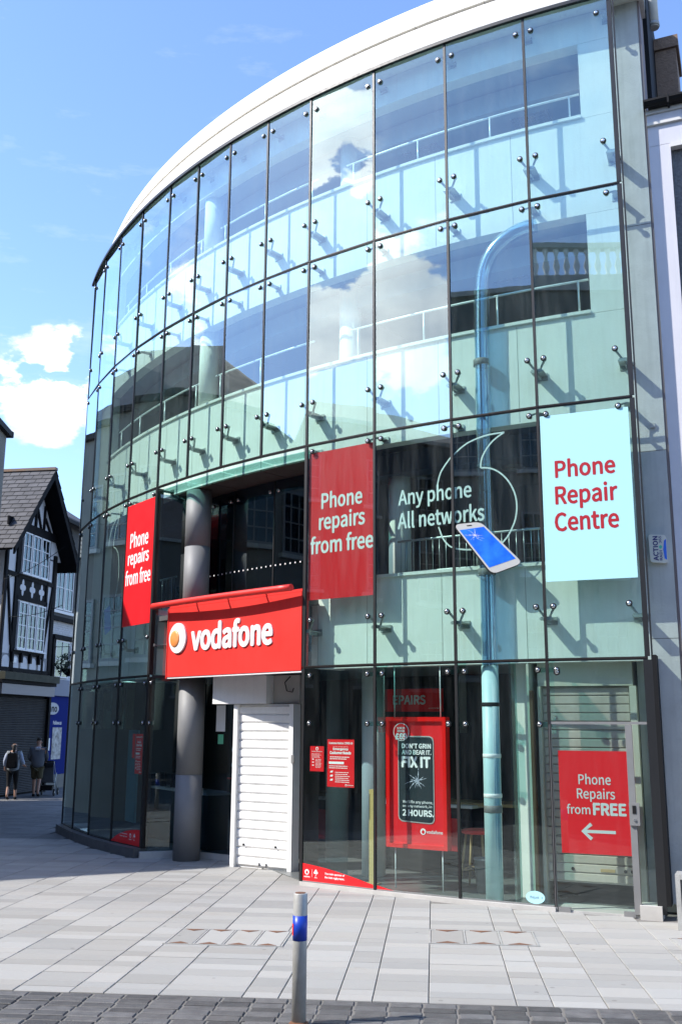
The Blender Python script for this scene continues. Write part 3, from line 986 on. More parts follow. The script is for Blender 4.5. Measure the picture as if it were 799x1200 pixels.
# shop-level bolts on glass fins
for i in (1, 2, 3, 4, 8, 9, 10, 11):
    M = mf(i)
    for z in (2.785, 2.13):
        sides = (-1, 1)
        if i == 4: sides = (1,)
        if i == 1 and z < 2.5: sides = (-1,)
        a = MB().box(-0.15 if -1 in sides else -0.03, 0.15 if 1 in sides else 0.03, 0.03, 0.045, -0.03, 0.03)
        br = a.obj('glass_lug', M_FIN, B, M @ Matrix.Translation((0, 0, z)))
        for s in sides:
            j = i - 1 if s > 0 else i
            bx = M @ Vector((s * 0.115, -0.006, z))
            Mb = pf(j).copy(); Mb.translation = bx
            link(bpy.data.objects.new('bolt_gasket', bolt_m), br, Mb)
            link(bpy.data.objects.new('bolt_cap', cap_m), br, Mb)
    MB().box(-0.008, 0.008, 0.05, 0.30, 2.02, 2.93).obj('glass_fin', M_FIN, B, M)
for z in (2.785, 2.13):       # beside the door post and the right jamb
    for xx, k in ((0.11, 0),):
        if z < 2.5: continue
        Mb = pf(0) @ Matrix.Translation((1.187 - (0.18 if xx > 1 else 1.07), -0.006, z - 0.03))
        o = link(bpy.data.objects.new('bolt_gasket', bolt_m), B, Mb)
        link(bpy.data.objects.new('bolt_cap', cap_m), o, Mb)

# --- guard rails behind the openings ------------------------------------------------------


def rail(t0, t1, off, z0, z1, nposts, name='guard_rail', balus=0, mm=None, r=0.017):
    mm = mm or M_RAIL
    n = max(3, int((t1 - t0) * 30))
    pts = [(*cp(t0 + (t1 - t0) * k / n, off), z1) for k in range(n + 1)]
    g = MB().tube(pts, r, 8).obj(name, mm, B)
    for k in range(nposts):
        t = t0 + (t1 - t0) * (k + 0.12) / max(nposts - 0.76, 0.3)
        t = min(t, t1)
        c = cp(t, off)
        MB().cyl((*c, z0), (*c, z1 - r * 0.6), 0.014, n=8).obj('rail_post', mm, g)
    if balus:
        pts = [(p[0], p[1], z0 + 0.06) for p in pts]
        MB().tube(pts, 0.012, 6).obj('bottom_rail', mm, g)
        for k in range(balus):
            c = cp(t0 + (t1 - t0) * (k + 0.5) / balus, off)
            MB().cyl((*c, z0 + 0.06), (*c, z1), 0.006, n=6).obj('baluster', mm, g)
    return g


dT = TA[4] - TA[0]
rail(t_open + 0.002, TA[4] - 0.024, 0.42, 10.39, 10.81, 4)
rail(TA[4] + 0.012, TA[7] - 0.01, 0.42, 10.39, 10.79, 3)
rail(TA[7] + 0.02, TA[11] - 0.02, 0.42, 10.39, 10.79, 4)
rail(t_open + 0.002, TA[4] - 0.03, 0.42, 7.50, 8.0, 4)
rail(TA[4] + 0.015, TA[7] - 0.01, 0.42, 7.50, 8.0, 3)
rail(TA[7] + 0.02, TA[11] - 0.02, 0.42, 7.50, 8.0, 4)
rail(TA[1] - 0.01, TA[3] + 0.0, 0.62, 4.17, 4.68, 3, balus=24, mm=M_RAIL2)
rail(TA[0] + 0.005, TA[1] - 0.02, 0.62, 4.17, 4.68, 2, balus=10, mm=M_RAIL2)
rail(TA[8] + 0.02, TA[11], 0.62, 4.17, 4.68, 3, balus=20, mm=M_RAIL2)

# --- ceiling lights ----------------------------------------------------------------------
M_LAMP = mat('unlit_lamp', (0.10, 0.11, 0.10), 0.35, 0.6)
M_LAMPC = mat('lamp_lens', (0.30, 0.32, 0.30), 0.3)
for t, off in ((0.50, 1.0), (0.47, 1.9), (0.56, 1.5), (0.61, 1.1), (0.59, 2.3), (0.64, 2.6), (0.53, 2.9), (0.43, 1.3)):
    c = cp(t, off)
    M = Matrix.Translation((c[0], c[1], 6.19))
    o = MB().lathe([(0.02, -0.035), (0.17, -0.035), (0.20, -0.005), (0.20, 0.0)], n=24).obj('ceiling_light', M_LAMP, B, M)
    MB().lathe([(0.01, -0.045), (0.07, -0.045), (0.08, -0.036)], n=16).obj('lamp_lens', M_LAMPC, o, M)
for z, spots in ((11.59, ((0.47, 1.9), (0.60, 1.9))), (9.01, ((0.50, 1.7), (0.70, 1.6)))):
    for t, off in spots:
        c = cp(t, off)
        M = frame(c[0], c[1], cos(t), -sin(t), z)
        o = MB().box(-0.3, 0.3, -0.3, 0.3, -0.03, 0.0).obj('louvre_light', M_LAMPC, B, M)
        m = MB()
        for k in range(7):
            p = -0.28 + k * 0.093
            m.box(p - 0.004, p + 0.004, -0.28, 0.28, -0.06, -0.031); m.box(-0.28, 0.28, p - 0.004, p + 0.004, -0.058, -0.032)
        m.obj('louvre', M_RAIL2, o, M)

# --- the concrete end pier ------------------------------------------------------------------
PF = frame(3.63 + 0.30 * 0.389, 11.795 + 0.30 * 0.921, 0.921, -0.389)     # plane 0.3 m behind the end bay
MB().box(0.03, 0.34, 0.0, 0.45, 0.12, 12.6).obj('concrete_pier', M_CONC, B, PF)
MB().box(0.01, 0.34, -0.02, 0.45, 12.605, 13.0).obj('pier_cap', M_FASC, B, PF)
for z in (3.15, 5.5, 8.6):
    MB().box(0.029, 0.341, -0.0015, 0.01, z, z + 0.008).obj('pier_joint', M_MORTAR, B, PF)
MB().box(0.343, 0.372, 0.015, 0.5, 0.0, 12.7).obj('pier_edge_trim', mat('pinkish_brown_trim', (0.22, 0.17, 0.16), 0.6), B, PF)
MB().box(0.17, 0.23, -0.03, 0.0, 5.80, 5.86).obj('junction_box', M_STONE, B, PF)

# --- entrance shutter ----------------------------------------------------------------------
EF = frame(-1.61, 15.85, 0.91, -0.585)
sh = MB().box(0.02, 1.04, 0.05, 0.09, 0.0, 2.42).obj('roller_shutter', M_SHUT, B, EF)
ns = 18
for k in range(ns):
    z0 = 0.02 + k * 2.38 / ns; z1 = z0 + 2.38 / ns
    p = [(0.0, z0 + 0.004), (-0.022, z0 + 0.028), (-0.026, z1 - 0.018), (0.0, z1)]
    m = MB()
    vs = [(xx, 0.045 + q[0], q[1]) for xx in (0.035, 1.02) for q in p]
    m.add(vs, [(0, 4, 5, 1), (1, 5, 6, 2), (2, 6, 7, 3), (3, 2, 1, 0)][:3] + [(0, 1, 2, 3), (7, 6, 5, 4)])
    m.obj('slat', M_SHUT, sh, EF)
for xx in (0.18, 0.78):
    MB().lathe([(0.016, 0), (0.016, 0.012), (0.006, 0.016)], M=Matrix.Translation((xx, 0.018, 0.33)) @ Matrix.Rotation(pi / 2, 4, 'X'), n=10).obj('lock', M_BLACK, sh, EF)
MB().box(0.48, 0.62, -0.005, 0.02, 0.035, 0.045).box(0.48, 0.49, -0.005, 0.02, 0.045, 0.085).box(0.61, 0.62, -0.005, 0.02, 0.045, 0.085).obj('pull_handle', M_STEEL, sh, EF)
MB().box(-0.045, 0.032, -0.03, 0.10, 0.0, 2.42).obj('shutter_guide', M_SHUT, B, EF)
MB().box(1.025, 1.10, -0.03, 0.16, 0.0, 2.42).obj('shutter_guide', M_SHUT, B, EF)
MB().box(1.08, 1.13, -0.045, -0.031, 1.55, 1.67).obj('key_switch', M_STEEL, B, EF)
MB().box(-0.44, 0.62, -0.08, 0.22, 2.43, 2.86).obj('shutter_box', M_SHUT, B, EF)
MB().box(0.625, 1.12, 0.10, 0.28, 2.43, 2.86).obj('shutter_box_end', mat('grey_board', (0.42, 0.41, 0.39), 0.6, noise=0.3, nscale=4), B, EF)
MB().tube([(0.95, 0.09, 2.84), (0.86, 0.07, 2.75), (0.90, 0.07, 2.62), (1.0, 0.08, 2.6), (1.02, 0.08, 2.66)], 0.007, 6).obj('loose_cable', M_BLACK, B, EF)
# dark glazed panel between column and shutter
DF = frame(-2.22, 16.80, 0.52, -0.38)
pane(DF, 0.0, 0.66, 0.10, 2.86, M_GLASS_D, 'lobby_pane')
MB().box(-0.02, 0.70, -0.03, 0.03, 0.0, 0.095).obj('lobby_plinth', M_STONE, B, DF)
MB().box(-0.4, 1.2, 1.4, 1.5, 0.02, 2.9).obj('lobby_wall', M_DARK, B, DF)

# --- glass door, frame and the shutter behind it (end bay) -------------------------------------
F0, w0 = pf(0), pw(0)
door = MB().box(w0 - 1.165, w0 - 0.305, -0.006, 0.006, 0.06, 2.125).obj('glass_door', M_GLASS_G, B, F0)
MB().box(w0 - 0.300, w0 - 0.225, -0.022, 0.018, 0.03, 2.13).obj('door_stile', M_STEEL, door, F0)
MB().box(w0 - 1.16, w0 - 1.02, -0.02, 0.02, -0.005, 0.055).obj('patch_fitting', M_STEEL, door, F0)
MB().box(w0 - 0.42, w0 - 0.29, -0.02, 0.02, -0.005, 0.055).obj('patch_fitting', M_STEEL, door, F0)
lk = MB().box(w0 - 0.30, w0 - 0.185, -0.05, -0.022, 1.00, 1.25).obj('lock_case', M_STEEL, door, F0)
MB().box(w0 - 0.262, w0 - 0.222, -0.056, -0.05, 1.13, 1.22).obj('lock_slot', M_BLACK, lk, F0)
MB().cyl((w0 - 0.24, -0.062, 1.06), (w0 - 0.24, -0.05, 1.06), 0.016, n=12).obj('keyhole', M_BOLT, lk, F0)
MB().box(w0 - 1.19, w0 - 0.03, -0.014, 0.018, 2.135, 2.165).obj('door_transom', M_STEEL, B, F0)
MB().box(w0 - 1.192, w0 - 1.17, -0.02, 0.03, 0.0, 2.13).obj('door_post', M_STEEL, B, F0)
pane(F0, 0.006, w0 - 0.05, 2.17, Z2 - 0.02, M_GLASS_G)
pane(F0, w0 - 0.215, w0 - 0.05, 0.06, 2.13, M_GLASS_G, 'side_light')
sh2 = MB().box(-0.18, w0 - 0.28, 0.52, 0.55, 0.26, 2.60).obj('roller_shutter', M_SHUT2, B, F0)
ns = 22
for k in range(ns):
    z0 = 0.27 + k * 2.32 / ns; z1 = z0 + 2.32 / ns
    m = MB(); p = [(0.0, z0 + 0.004), (-0.016, z0 + 0.014), (-0.018, z1 - 0.012), (0.0, z1 - 0.002)]
    vs = [(xx, 0.515 + q[0], q[1]) for xx in (-0.16, w0 - 0.30) for q in p]
    m.add(vs, [(0, 4, 5, 1), (1, 5, 6, 2), (2, 6, 7, 3), (0, 1, 2, 3), (7, 6, 5, 4)])
    m.obj('slat', M_SHUT2, sh2, F0)
MB().box(0.45, 0.62, 0.49, 0.50, 0.40, 0.435).obj('maker_plate', M_WOOD, sh2, F0)
for xx in (0.12, 0.74, 0.82):
    MB().lathe([(0.02, 0), (0.02, 0.01)], M=Matrix.Translation((xx, 0.498, 0.42)) @ Matrix.Rotation(pi / 2, 4, 'X'), n=10).obj('lock', M_BLACK, sh2, F0)
MB().box(-0.22, w0 - 0.24, 0.45, 0.9, 2.605, 2.90).obj('shutter_housing', M_CREAM, B, F0)
MB().box(-0.22, -0.18, 0.40, 0.56, 0.0, 2.60).obj('shutter_guide', M_CREAM, B, F0)
MB().box(w0 - 0.28, w0 - 0.20, 0.40, 0.56, 0.0, 2.60).obj('shutter_guide', M_CREAM, B, F0)
MB().box(-0.30, -0.26, 0.30, 0.40, 0.0, 2.55).obj('brown_post', M_BROWN, B, F0)
MB().box(w0 - 0.19, w0 - 0.03, 0.55, 0.65, 0.0, 2.9).obj('jamb_wall', M_CONC, B, F0)
MB().box(0.0, w0 - 0.2, 0.0, 0.5, -0.01, 0.02).obj('door_step', M_STONE, B, F0)
# cream partition between the tube and the side door
F1, w1 = pf(1), pw(1)
MB().box(w1 - 0.36, w1 - 0.33, 0.30, 2.6, 0.02, 2.98).obj('partition_wall', M_CREAM, B, F1)
MB().box(w1 - 0.62, w1 - 0.365, 0.62, 0.70, 0.02, 2.98).obj('partition_wall', M_WALL, B, F1)
MB().box(w1 - 0.335, w1 - 0.325, 0.6, 0.66, 0.55, 0.66).obj('wall_socket', M_STONE, B, F1)
MB().box(w1 - 0.50, w1 - 0.475, 0.02, 0.24, 0.05, 2.9).obj('tall_glass_fin', M_FIN, B, F1)
# glass return of the shop at the entrance side
MB().box(0.0, 0.02, 0.02, 0.35, 0.05, 2.9).obj('dark_jamb', M_BFRAME, B, pf(3))
for z0, z1 in ((0.15, 2.98), (3.23, 6.05)):
    a_, b_ = cp(TA[12] - 0.004, 0.03), cp(TA[12] - 0.004, 0.53)
    MB().box(0, 0.5, 0.0, 0.05, z0, z1).obj('end_lining', M_DARK, B, frame(a_[0], a_[1], b_[0] - a_[0], b_[1] - a_[1]))

# --- the clear tube with collars ------------------------------------------------------------
tube_pts = [(0.80, 0.05), (0.79, 1.0), (0.785, 3.0), (0.785, 5.0), (0.78, 7.0), (0.765, 7.9), (0.73, 8.25), (0.62, 8.50), (0.47, 8.65), (0.30, 8.745), (0.12, 8.79), (-0.03, 8.80)]
tp = smooth_pts([(w1 - u, 0.150, z) for u, z in tube_pts], 5)
tb = MB().tube(tp, 0.105, 20, cap=False).obj('clear_tube', M_TUBE, B, F1)
MB().tube(tp, 0.094, 20, cap=False).obj('tube_lining', M_TUBE, tb, F1)
MC = mat('tube_base_sleeve', (0.46, 0.66, 0.68), 0.45, noise=0.15, nscale=3)
MB().cyl((w1 - 0.80, 0.15, 0.03), (w1 - 0.787, 0.15, 2.86), 0.108, n=24).obj('base_sleeve', MC, tb, F1)
for z, mm in ((2.35, M_BLACK), (1.72, M_WHITE2), (1.24, M_WHITE2), (1.06, M_STEEL), (4.02, M_STEEL), (5.45, M_FIN), (6.9, M_STEEL), (7.95, M_FIN)):
    u = 0.79 if z < 7.5 else 0.765
    MB().lathe([(0.109, 0), (0.114, 0.003), (0.114, 0.045 if mm is not M_STEEL else 0.085), (0.109, 0.05 if mm is not M_STEEL else 0.09)], M=Matrix.Translation((w1 - u, 0.15, z)), n=24).obj('collar', mm, tb, F1)

# =====================================================================================================
# SIGNS AND STICKERS ON THE GLASS
# =====================================================================================================
M_WHT_TXT = M_WHITE


def logo(parent, M, cx, cz, r, y, ringmat=None, inner=None, plain=True):
    """speech-mark disc: a white disc with a drop-shaped opening"""
    n = 36
    ringmat = ringmat or M_WHITE
    disc(cx, cz, r, r, y, 0.001, n).obj('emblem_disc', ringmat, parent, M)
    pts = []
    rr = r * 0.56
    c0 = (cx + r * 0.02, cz - r * 0.12)
    for k in range(22):
        a = radians(100) - radians(300) * k / 21
        pts.append((c0[0] + rr * cos(a), c0[1] + rr * sin(a)))
    pts = pts[::-1]
    pts.append((cx + r * 0.33, cz + r * 0.93))
    m = MB(); m.add([(p[0], y - 0.001, p[1]) for p in pts], [tuple(range(len(pts)))])
    m.obj('emblem_drop', inner or M_RED, parent, M)


def banner(i, u0, u1, z0, z1, label, lines, cat='banner', y=0.030):
    """u measured from the right mullion of bay i"""
    M, w = pf(i), pw(i)
    t = thing('window_banner', label, cat, M, 'red repair offer banners on the glass')
    MB().box(w - u1, w - u0, y, y + 0.004, z0, z1).obj('vinyl_sheet', M_RED, t, M)
    for s, a, b, zb, zt in lines:
        text(s, t, M, w - a, w - b, zb, zt, y - 0.002, M_WHITE, bold=0.022)
    return t


banner(3, 0.016, 1.175, 3.855, 6.03, 'red hanging banner with white repair offer text, right above the shop window beside the entrance',
       [('Phone', 0.94, 0.235, 5.17, 5.41), ('repairs', 0.98, 0.19, 4.80, 5.10), ('from free', 1.13, 0.05, 4.52, 4.77)])
banner(8, 0.03, 1.14, 3.80, 6.0, 'narrower looking red banner on the curved side left of the entrance column',
       [('Phone', 0.96, 0.25, 5.20, 5.48), ('repairs', 1.02, 0.20, 4.83, 5.14), ('from free', 1.09, 0.10, 4.53, 4.80)], y=-0.014)

M0, M1, M2, M3, M8, M9 = pf(0), pf(1), pf(2), pf(3), pf(8), pf(9)
W0, W1, W2, W3, W8, W9 = pw(0), pw(1), pw(2), pw(3), pw(8), pw(9)
t = thing('window_panel', 'pale blue square panel with dark red Repair Centre lettering in the end bay', 'window panel', M0)
MB().box(W0 - 1.158, W0 - 0.055, -0.014, -0.010, 3.868, 6.02).obj('vinyl_sheet', M_CYAN, t, M0)
for s, a, b, zb, zt in (('Phone', 0.985, 0.255, 5.19, 5.42), ('Repair', 0.995, 0.245, 4.78, 5.08), ('Centre', 1.015, 0.245, 4.50, 4.73)):
    text(s, t, M0, W0 - a, W0 - b, zb, zt, -0.0155, M_REDT, bold=0.022)

# outline speech mark and slogan across two bays
t = thing('window_lettering', 'white slogan lettering with large outlined speech mark on the dark first floor windows', 'window lettering', M1)
sw = [(1.196, 5.645), (1.06, 5.75), (0.923, 5.821), (0.70, 5.875), (0.459, 5.884)]
inn = [(0.459, 5.884), (0.54, 5.84), (0.627, 5.779), (0.70, 5.70), (0.763, 5.60), (0.79, 5.52), (0.796, 5.44)]
out = [(0.796, 5.44), (0.69, 5.425), (0.585, 5.379), (0.48, 5.29), (0.397, 5.172), (0.34, 5.03), (0.322, 4.88), (0.335, 4.76), (0.368, 4.65), (0.448, 4.502), (0.532, 4.41)]
for P in (sw, inn, out, [(0.90, 4.355), (1.04, 4.363), (1.188, 4.39)]):
    ribbon(smooth_pts([(W1 - u, z) for u, z in P], 5), 0.021, 0.016).obj('speech_mark_outline', M_WHITE, t, M1)
for P in ([(0.012, 5.65), (0.06, 5.60), (0.168, 5.467), (0.215, 5.35), (0.238, 5.24)], [(0.225, 4.70), (0.19, 4.60), (0.146, 4.51), (0.074, 4.431), (0.012, 4.40)]):
    ribbon(smooth_pts([(W2 - u, z) for u, z in P], 5), 0.021, 0.016).obj('speech_mark_outline', M_WHITE, t, M2)


def split_text(s, t, uL, uR, zb, zt):
    """one line of lettering that runs over the joint between bay 2 and bay 1"""
    tot = uL + (W1 - uR)
    ob = text(s, t, M2, W2 - uL, W2 + (W1 - uR), zb, zt, 0.014, M_WHITE, bold=0.018)
    F = M2.inverted() @ M1
    for v in ob.data.vertices:
        if v.co.x > W2:
            p = F @ Vector((v.co.x - W2, v.co.y, v.co.z)); v.co = p


split_text('Any phone', t, 0.825, 0.935, 5.00, 5.28)
split_text('All networks', t, 0.835, 0.765, 4.73, 4.96)

t = thing('phone_cutout', 'tilted silver phone picture with cracked blue screen stuck over the slogan window', 'phone picture', M1)
# corners of the printed phone, clockwise from the top left
A, Bq, Cq, D = Vector((W1 - 1.175, 4.700)), Vector((W1 - 0.80, 4.705)), Vector((W1 - 0.255, 4.125)), Vector((W1 - 0.66, 4.005))


def rquad(q, r, n=5):
    """rounded quadrilateral (counter-clockwise seen from the front)"""
    out = []
    for i in range(4):
        p, a, b = q[i], q[i - 1], q[(i + 1) % 4]
        da = (a - p).normalized() * r; db = (b - p).normalized() * r
        for k in range(n + 1):
            s = k / n
            out.append(tuple(p + da * (1 - s) ** 2 + db * s ** 2))
    return out


q = [D, Cq, Bq, A]
cen = sum(q, Vector((0, 0))) / 4
MB().prism(rquad(q, 0.09), -0.030, -0.012).obj('phone_body', M_SILV, t, M1)
MB().prism([tuple(Vector(p) + Vector((-0.012, -0.012))) for p in rquad(q, 0.09)], -0.0295, -0.016).obj('phone_edge', M_BLACK, t, M1)
def sc(p, a, b):   # bilinear position inside the phone
    return D * (1 - a) * (1 - b) + Cq * a * (1 - b) + Bq * a * b + A * (1 - a) * b
scr = [sc(0, .06, .12), sc(0, .94, .12), sc(0, .94, .88), sc(0, .06, .88)]
ob = MB().prism([tuple(p) for p in scr], -0.0325, -0.0315).obj('phone_screen', M_SCREEN, t, M1)
cr_ = MB(); rc = random.Random(3); c0 = sc(0, 0.42, 0.74)
for k in range(13):
    a = 2 * pi * k / 13 + rc.uniform(-.2, .2); L_ = rc.uniform(0.05, 0.17); p = c0.copy(); prev = p
    for s_ in range(3):
        a += rc.uniform(-.4, .4); nx = prev + Vector((cos(a), sin(a) * 0.8)) * L_ / 3
        dv = Vector((-(nx - prev).y, (nx - prev).x)).normalized() * 0.0022 * (3 - s_) / 2
        cr_.add([(prev.x + dv.x, -0.0335, prev.y + dv.y), (prev.x - dv.x, -0.0335, prev.y - dv.y), (nx.x, -0.0335, nx.y)], [(0, 1, 2)])
        prev = nx
cr_.obj('screen_crack', M_WHITE, t, M1)
MB().prism([tuple(sc(0, a, b)) for a, b in ((.42, .935), (.60, .935), (.60, .955), (.42, .955))], -0.0325, -0.0315).obj('phone_speaker', M_BLACK, t, M1)

# speech mark on the far left curved panes
t = thing('window_outline', 'thin white speech mark outline on the shaded far left pane beside the narrow red banner', 'window lettering', M9)
P = [(1.02, 5.30), (0.93, 5.62), (0.80, 5.80), (0.55, 5.93), (0.50, 5.90), (0.64, 5.72), (0.72, 5.45), (0.70, 5.36)]
ribbon(smooth_pts([(W9 - u, z) for u, z in P], 5), 0.02, 0.016).obj('outline', M_WHITE, t, M9)
P = [(0.70, 5.36), (0.58, 5.32), (0.45, 5.20), (0.38, 5.0), (0.36, 4.8), (0.39, 4.6), (0.45, 4.45), (0.55, 4.28), (0.6, 4.2)]
ribbon(smooth_pts([(W9 - u, z) for u, z in P], 5), 0.02, 0.016).obj('outline', M_WHITE, t, M9)
t = thing('phone_cutout', 'dim blue phone picture on the shaded pane below the thin outline, far left', 'phone picture', M9)
MB().prism(rquad([Vector((0.22, 3.72)), Vector((0.55, 3.82)), Vector((0.42, 4.28)), Vector((0.10, 4.20))], 0.05), 0.016, 0.02).obj('phone_screen', M_SCREEN, t, M9)

# red corner sponsor stickers along the foot of the glass
def wedge(right):
    if right:
        t = thing('sponsor_sticker', 'red curved sponsor sticker along the foot of the glass right of the shutter', 'sticker', M3)
        top = smooth_pts([(W3 - 1.195, 0.285), (W3 - 0.8, 0.245), (W3 - 0.4, 0.18), (W3 - 0.03, 0.105)], 5)
        MB().prism([(W3 - 1.195, 0.052), (W3 - 0.03, 0.052)] + top[::-1], -0.009, -0.007).obj('sticker_sheet', M_RED, t, M3)
        top = smooth_pts([(0.03, 0.105), (0.20, 0.072), (0.36, 0.052)], 4)
        MB().prism([(0.03, 0.051)] + top[::-1], -0.009, -0.007).obj('sticker_sheet', M_RED, t, M2)
        M, x0, z = M3, W3 - 1.10, 0.175
        sg = 1
    else:
        t = thing('sponsor_sticker', 'dark red curved sponsor sticker at the foot of the shaded left glass', 'sticker', M8)
        top = smooth_pts([(0.0, 0.17), (0.25, 0.28), (0.6, 0.37), (0.95, 0.415), (W8 - 0.04, 0.42)], 4)
        MB().prism([(0.0, 0.165), (W8 - 0.04, 0.165)] + top[::-1], -0.009, -0.007).obj('sticker_sheet', M_RED, t, M8)
        M, x0, z = M8, W8 - 0.40, 0.31
    logo(t, M, x0, z, 0.035, -0.011)
    text('vodafone', t, M, x0 - 0.05, x0 + 0.05, z - 0.068, z - 0.048, -0.0105, M_WHITE, bold=0.03)
    MB().box(x0 + 0.085, x0 + 0.088, -0.0105, -0.010, z - 0.06, z + 0.04).obj('divider', M_WHITE, t, M)
    lx = x0 + 0.15        # shamrock emblem: three leaves and a stem
    for dx, dz in ((-0.018, 0.0), (0.018, 0.0), (0, 0.025)):
        disc(lx + dx, z + dz, 0.016, 0.016, -0.0105, 0.001, 14).obj('shamrock_leaf', M_WHITE, t, M)
    ribbon([(lx, z), (lx + 0.003, z - 0.03), (lx - 0.004, z - 0.045)], 0.006, -0.0105).obj('shamrock_stem', M_WHITE, t, M)
    text('IRFU', t, M, lx - 0.02, lx + 0.02, z - 0.07, z - 0.054, -0.0105, M_WHITE, bold=0.02)
    if right:
        text('The main sponsor of', t, M, x0 + 0.30, x0 + 0.62, z - 0.015, z + 0.015, -0.0105, M_WHITE, bold=0.03)
        text('the Irish rugby team.', t, M, x0 + 0.30, x0 + 0.62, z - 0.062, z - 0.030, -0.0105, M_WHITE, bold=0.03)
    else:
        text('The main sponsor of', t, M, x0 - 0.40, x0 - 0.12, z - 0.0, z + 0.026, -0.0105, M_WHITE, bold=0.02)
        text('the Irish rugby team.', t, M, x0 - 0.40, x0 - 0.12, z - 0.045, z - 0.018, -0.0105, M_WHITE, bold=0.02)


wedge(True)
wedge(False)
t = thing('round_sticker', 'small pale blue oval sticker low on the glass beside the door', 'sticker', M1)
disc(W1 - 0.245, 0.135, 0.115, 0.072, -0.009, 0.002).obj('sticker_disc', M_CYAN, t, M1)
text('thejunk', t, M1, W1 - 0.31, W1 - 0.20, 0.11, 0.155, -0.010, M_NAVY)
text('x', t, M1, W1 - 0.175, W1 - 0.155, 0.125, 0.145, -0.010, M_SCREEN)

# --- main fascia sign ------------------------------------------------------------------------
a, b = PX[4], PX[8]
FF = frame(b[0], b[1], a[0] - b[0], a[1] - b[1])
FW = hypot(a[0] - b[0], a[1] - b[1])
X = lambda u: FW - u
t = thing('shop_sign', 'large red fascia sign with white raised brand lettering over the entrance', 'shop sign', FF)
MB().box(X(3.27), X(0.045), -0.02, 0.12, 2.865, 3.985).obj('sign_board', M_REDF, t, FF)
MB().box(X(3.27), X(0.045), -0.01, 0.10, 2.84, 2.862).obj('sign_underside', M_SHUT, t, FF)
MB().box(X(3.29), X(3.272), -0.03, 0.12, 2.84, 3.99).obj('sign_edge', M_REDF, t, FF)
text('vodafone', t, FF, X(2.60), X(0.665), 3.275, 3.685, -0.022, M_WHITE, name='raised_letters', bold=0.03, depth=0.018, res=6)
disc(X(2.975), 3.485, 0.225, 0.245, -0.05, 0.028, 40).obj('emblem_disc', M_WHITE, t, FF)
dm = MB(); c = Vector((X(3.04), 0, 3.475))
pr = [(0.125 * sin(pi / 2 * k / 6), 0.03 * cos(pi / 2 * k / 6)) for k in range(7)]
for r_, d_ in pr:
    dm.v += [(c.x + r_ * cos(2 * pi * k / 28), -0.052 - d_, c.z + r_ * 1.1 * sin(2 * pi * k / 28)) for k in range(28)]
for i in range(len(pr) - 1):
    for k in range(28):
        dm.f.append((i * 28 + k, (i + 1) * 28 + k, (i + 1) * 28 + (k + 1) % 28, i * 28 + (k + 1) % 28)); dm.s.append(True)
dm.obj('orange_drop', M_ORANGE, t, FF)
# curved tubular canopy bar on arms
n = 14
bp_ = []
for k in range(n + 1):
    s = k / n; xx = X(3.52) + s * (3.52 - 0.10)
    bp_.append((xx, -0.17 - 0.06 * sin(pi * (0.03 + 0.94 * s)), 4.035))
bar = MB().tube(bp_, 0.050, 12).obj('canopy_bar', M_REDF, t, FF)
MB().box(X(3.27), X(0.045), -0.012, 0.12, 3.99, 4.03).obj('sign_cap', M_REDF, t, FF)
for u in (2.55, 1.75, 0.85):
    k = (3.52 - u) / 3.42; yb = -0.17 - 0.06 * sin(pi * (0.03 + 0.94 * k))
    MB().box(X(u) - 0.01, X(u) + 0.01, yb, 0.0, 4.035, 4.06).obj('canopy_arm', M_REDF, bar, FF)

# --- poster on the side door ------------------------------------------------------------------
t = thing('door_poster', 'large red poster with arrow and free repairs text taped inside the right hand glass door', 'poster', M0)
MB().box(W0 - 1.10, W0 - 0.292, 0.012, 0.015, 0.655, 1.825).obj('poster_sheet', M_RED, t, M0)
M_PTXT = mat('grey_white_print', (0.62, 0.64, 0.62), 0.5)
for s, a, b, zb, zt, bo in (('Phone', 0.87, 0.50, 1.44, 1.56, .012), ('Repairs', 0.895, 0.46, 1.245, 1.395, .012), ('from', 1.02, 0.75, 1.10, 1.21, .012), ('FREE', 0.71, 0.345, 1.10, 1.225, .035)):
    text(s, t, M0, W0 - a, W0 - b, zb, zt, 0.0105, M_PTXT, bold=bo)
MB().box(W0 - 0.83, W0 - 0.47, 0.0105, 0.0112, 0.89, 0.925).obj('arrow_shaft', M_PTXT, t, M0)
hx, hz = W0 - 0.845, 0.9075
ribbon([(hx + 0.10, hz + 0.085), (hx, hz), (hx + 0.10, hz - 0.085)], 0.04, 0.0100).obj('arrow_head', M_PTXT, t, M0)

# --- notices in the shop window ----------------------------------------------------------------
def lines_of(parent, M, x0, x1, z0, z1, n, y, mm, h=0.35, seed=1):
    rc = random.Random(seed); m = MB(); d = (z1 - z0) / n
    for k in range(n):
        zb = z1 - (k + 1) * d; xx = x0
        xe = x0 + (x1 - x0) * rc.uniform(0.75, 1.0)
        while xx < xe:
            l = rc.uniform(0.012, 0.035); m.box(xx, min(xx + l, xe), y, y + 0.0005, zb, zb + d * h); xx += l + 0.007
    return m.obj('small_print', mm, parent, M)


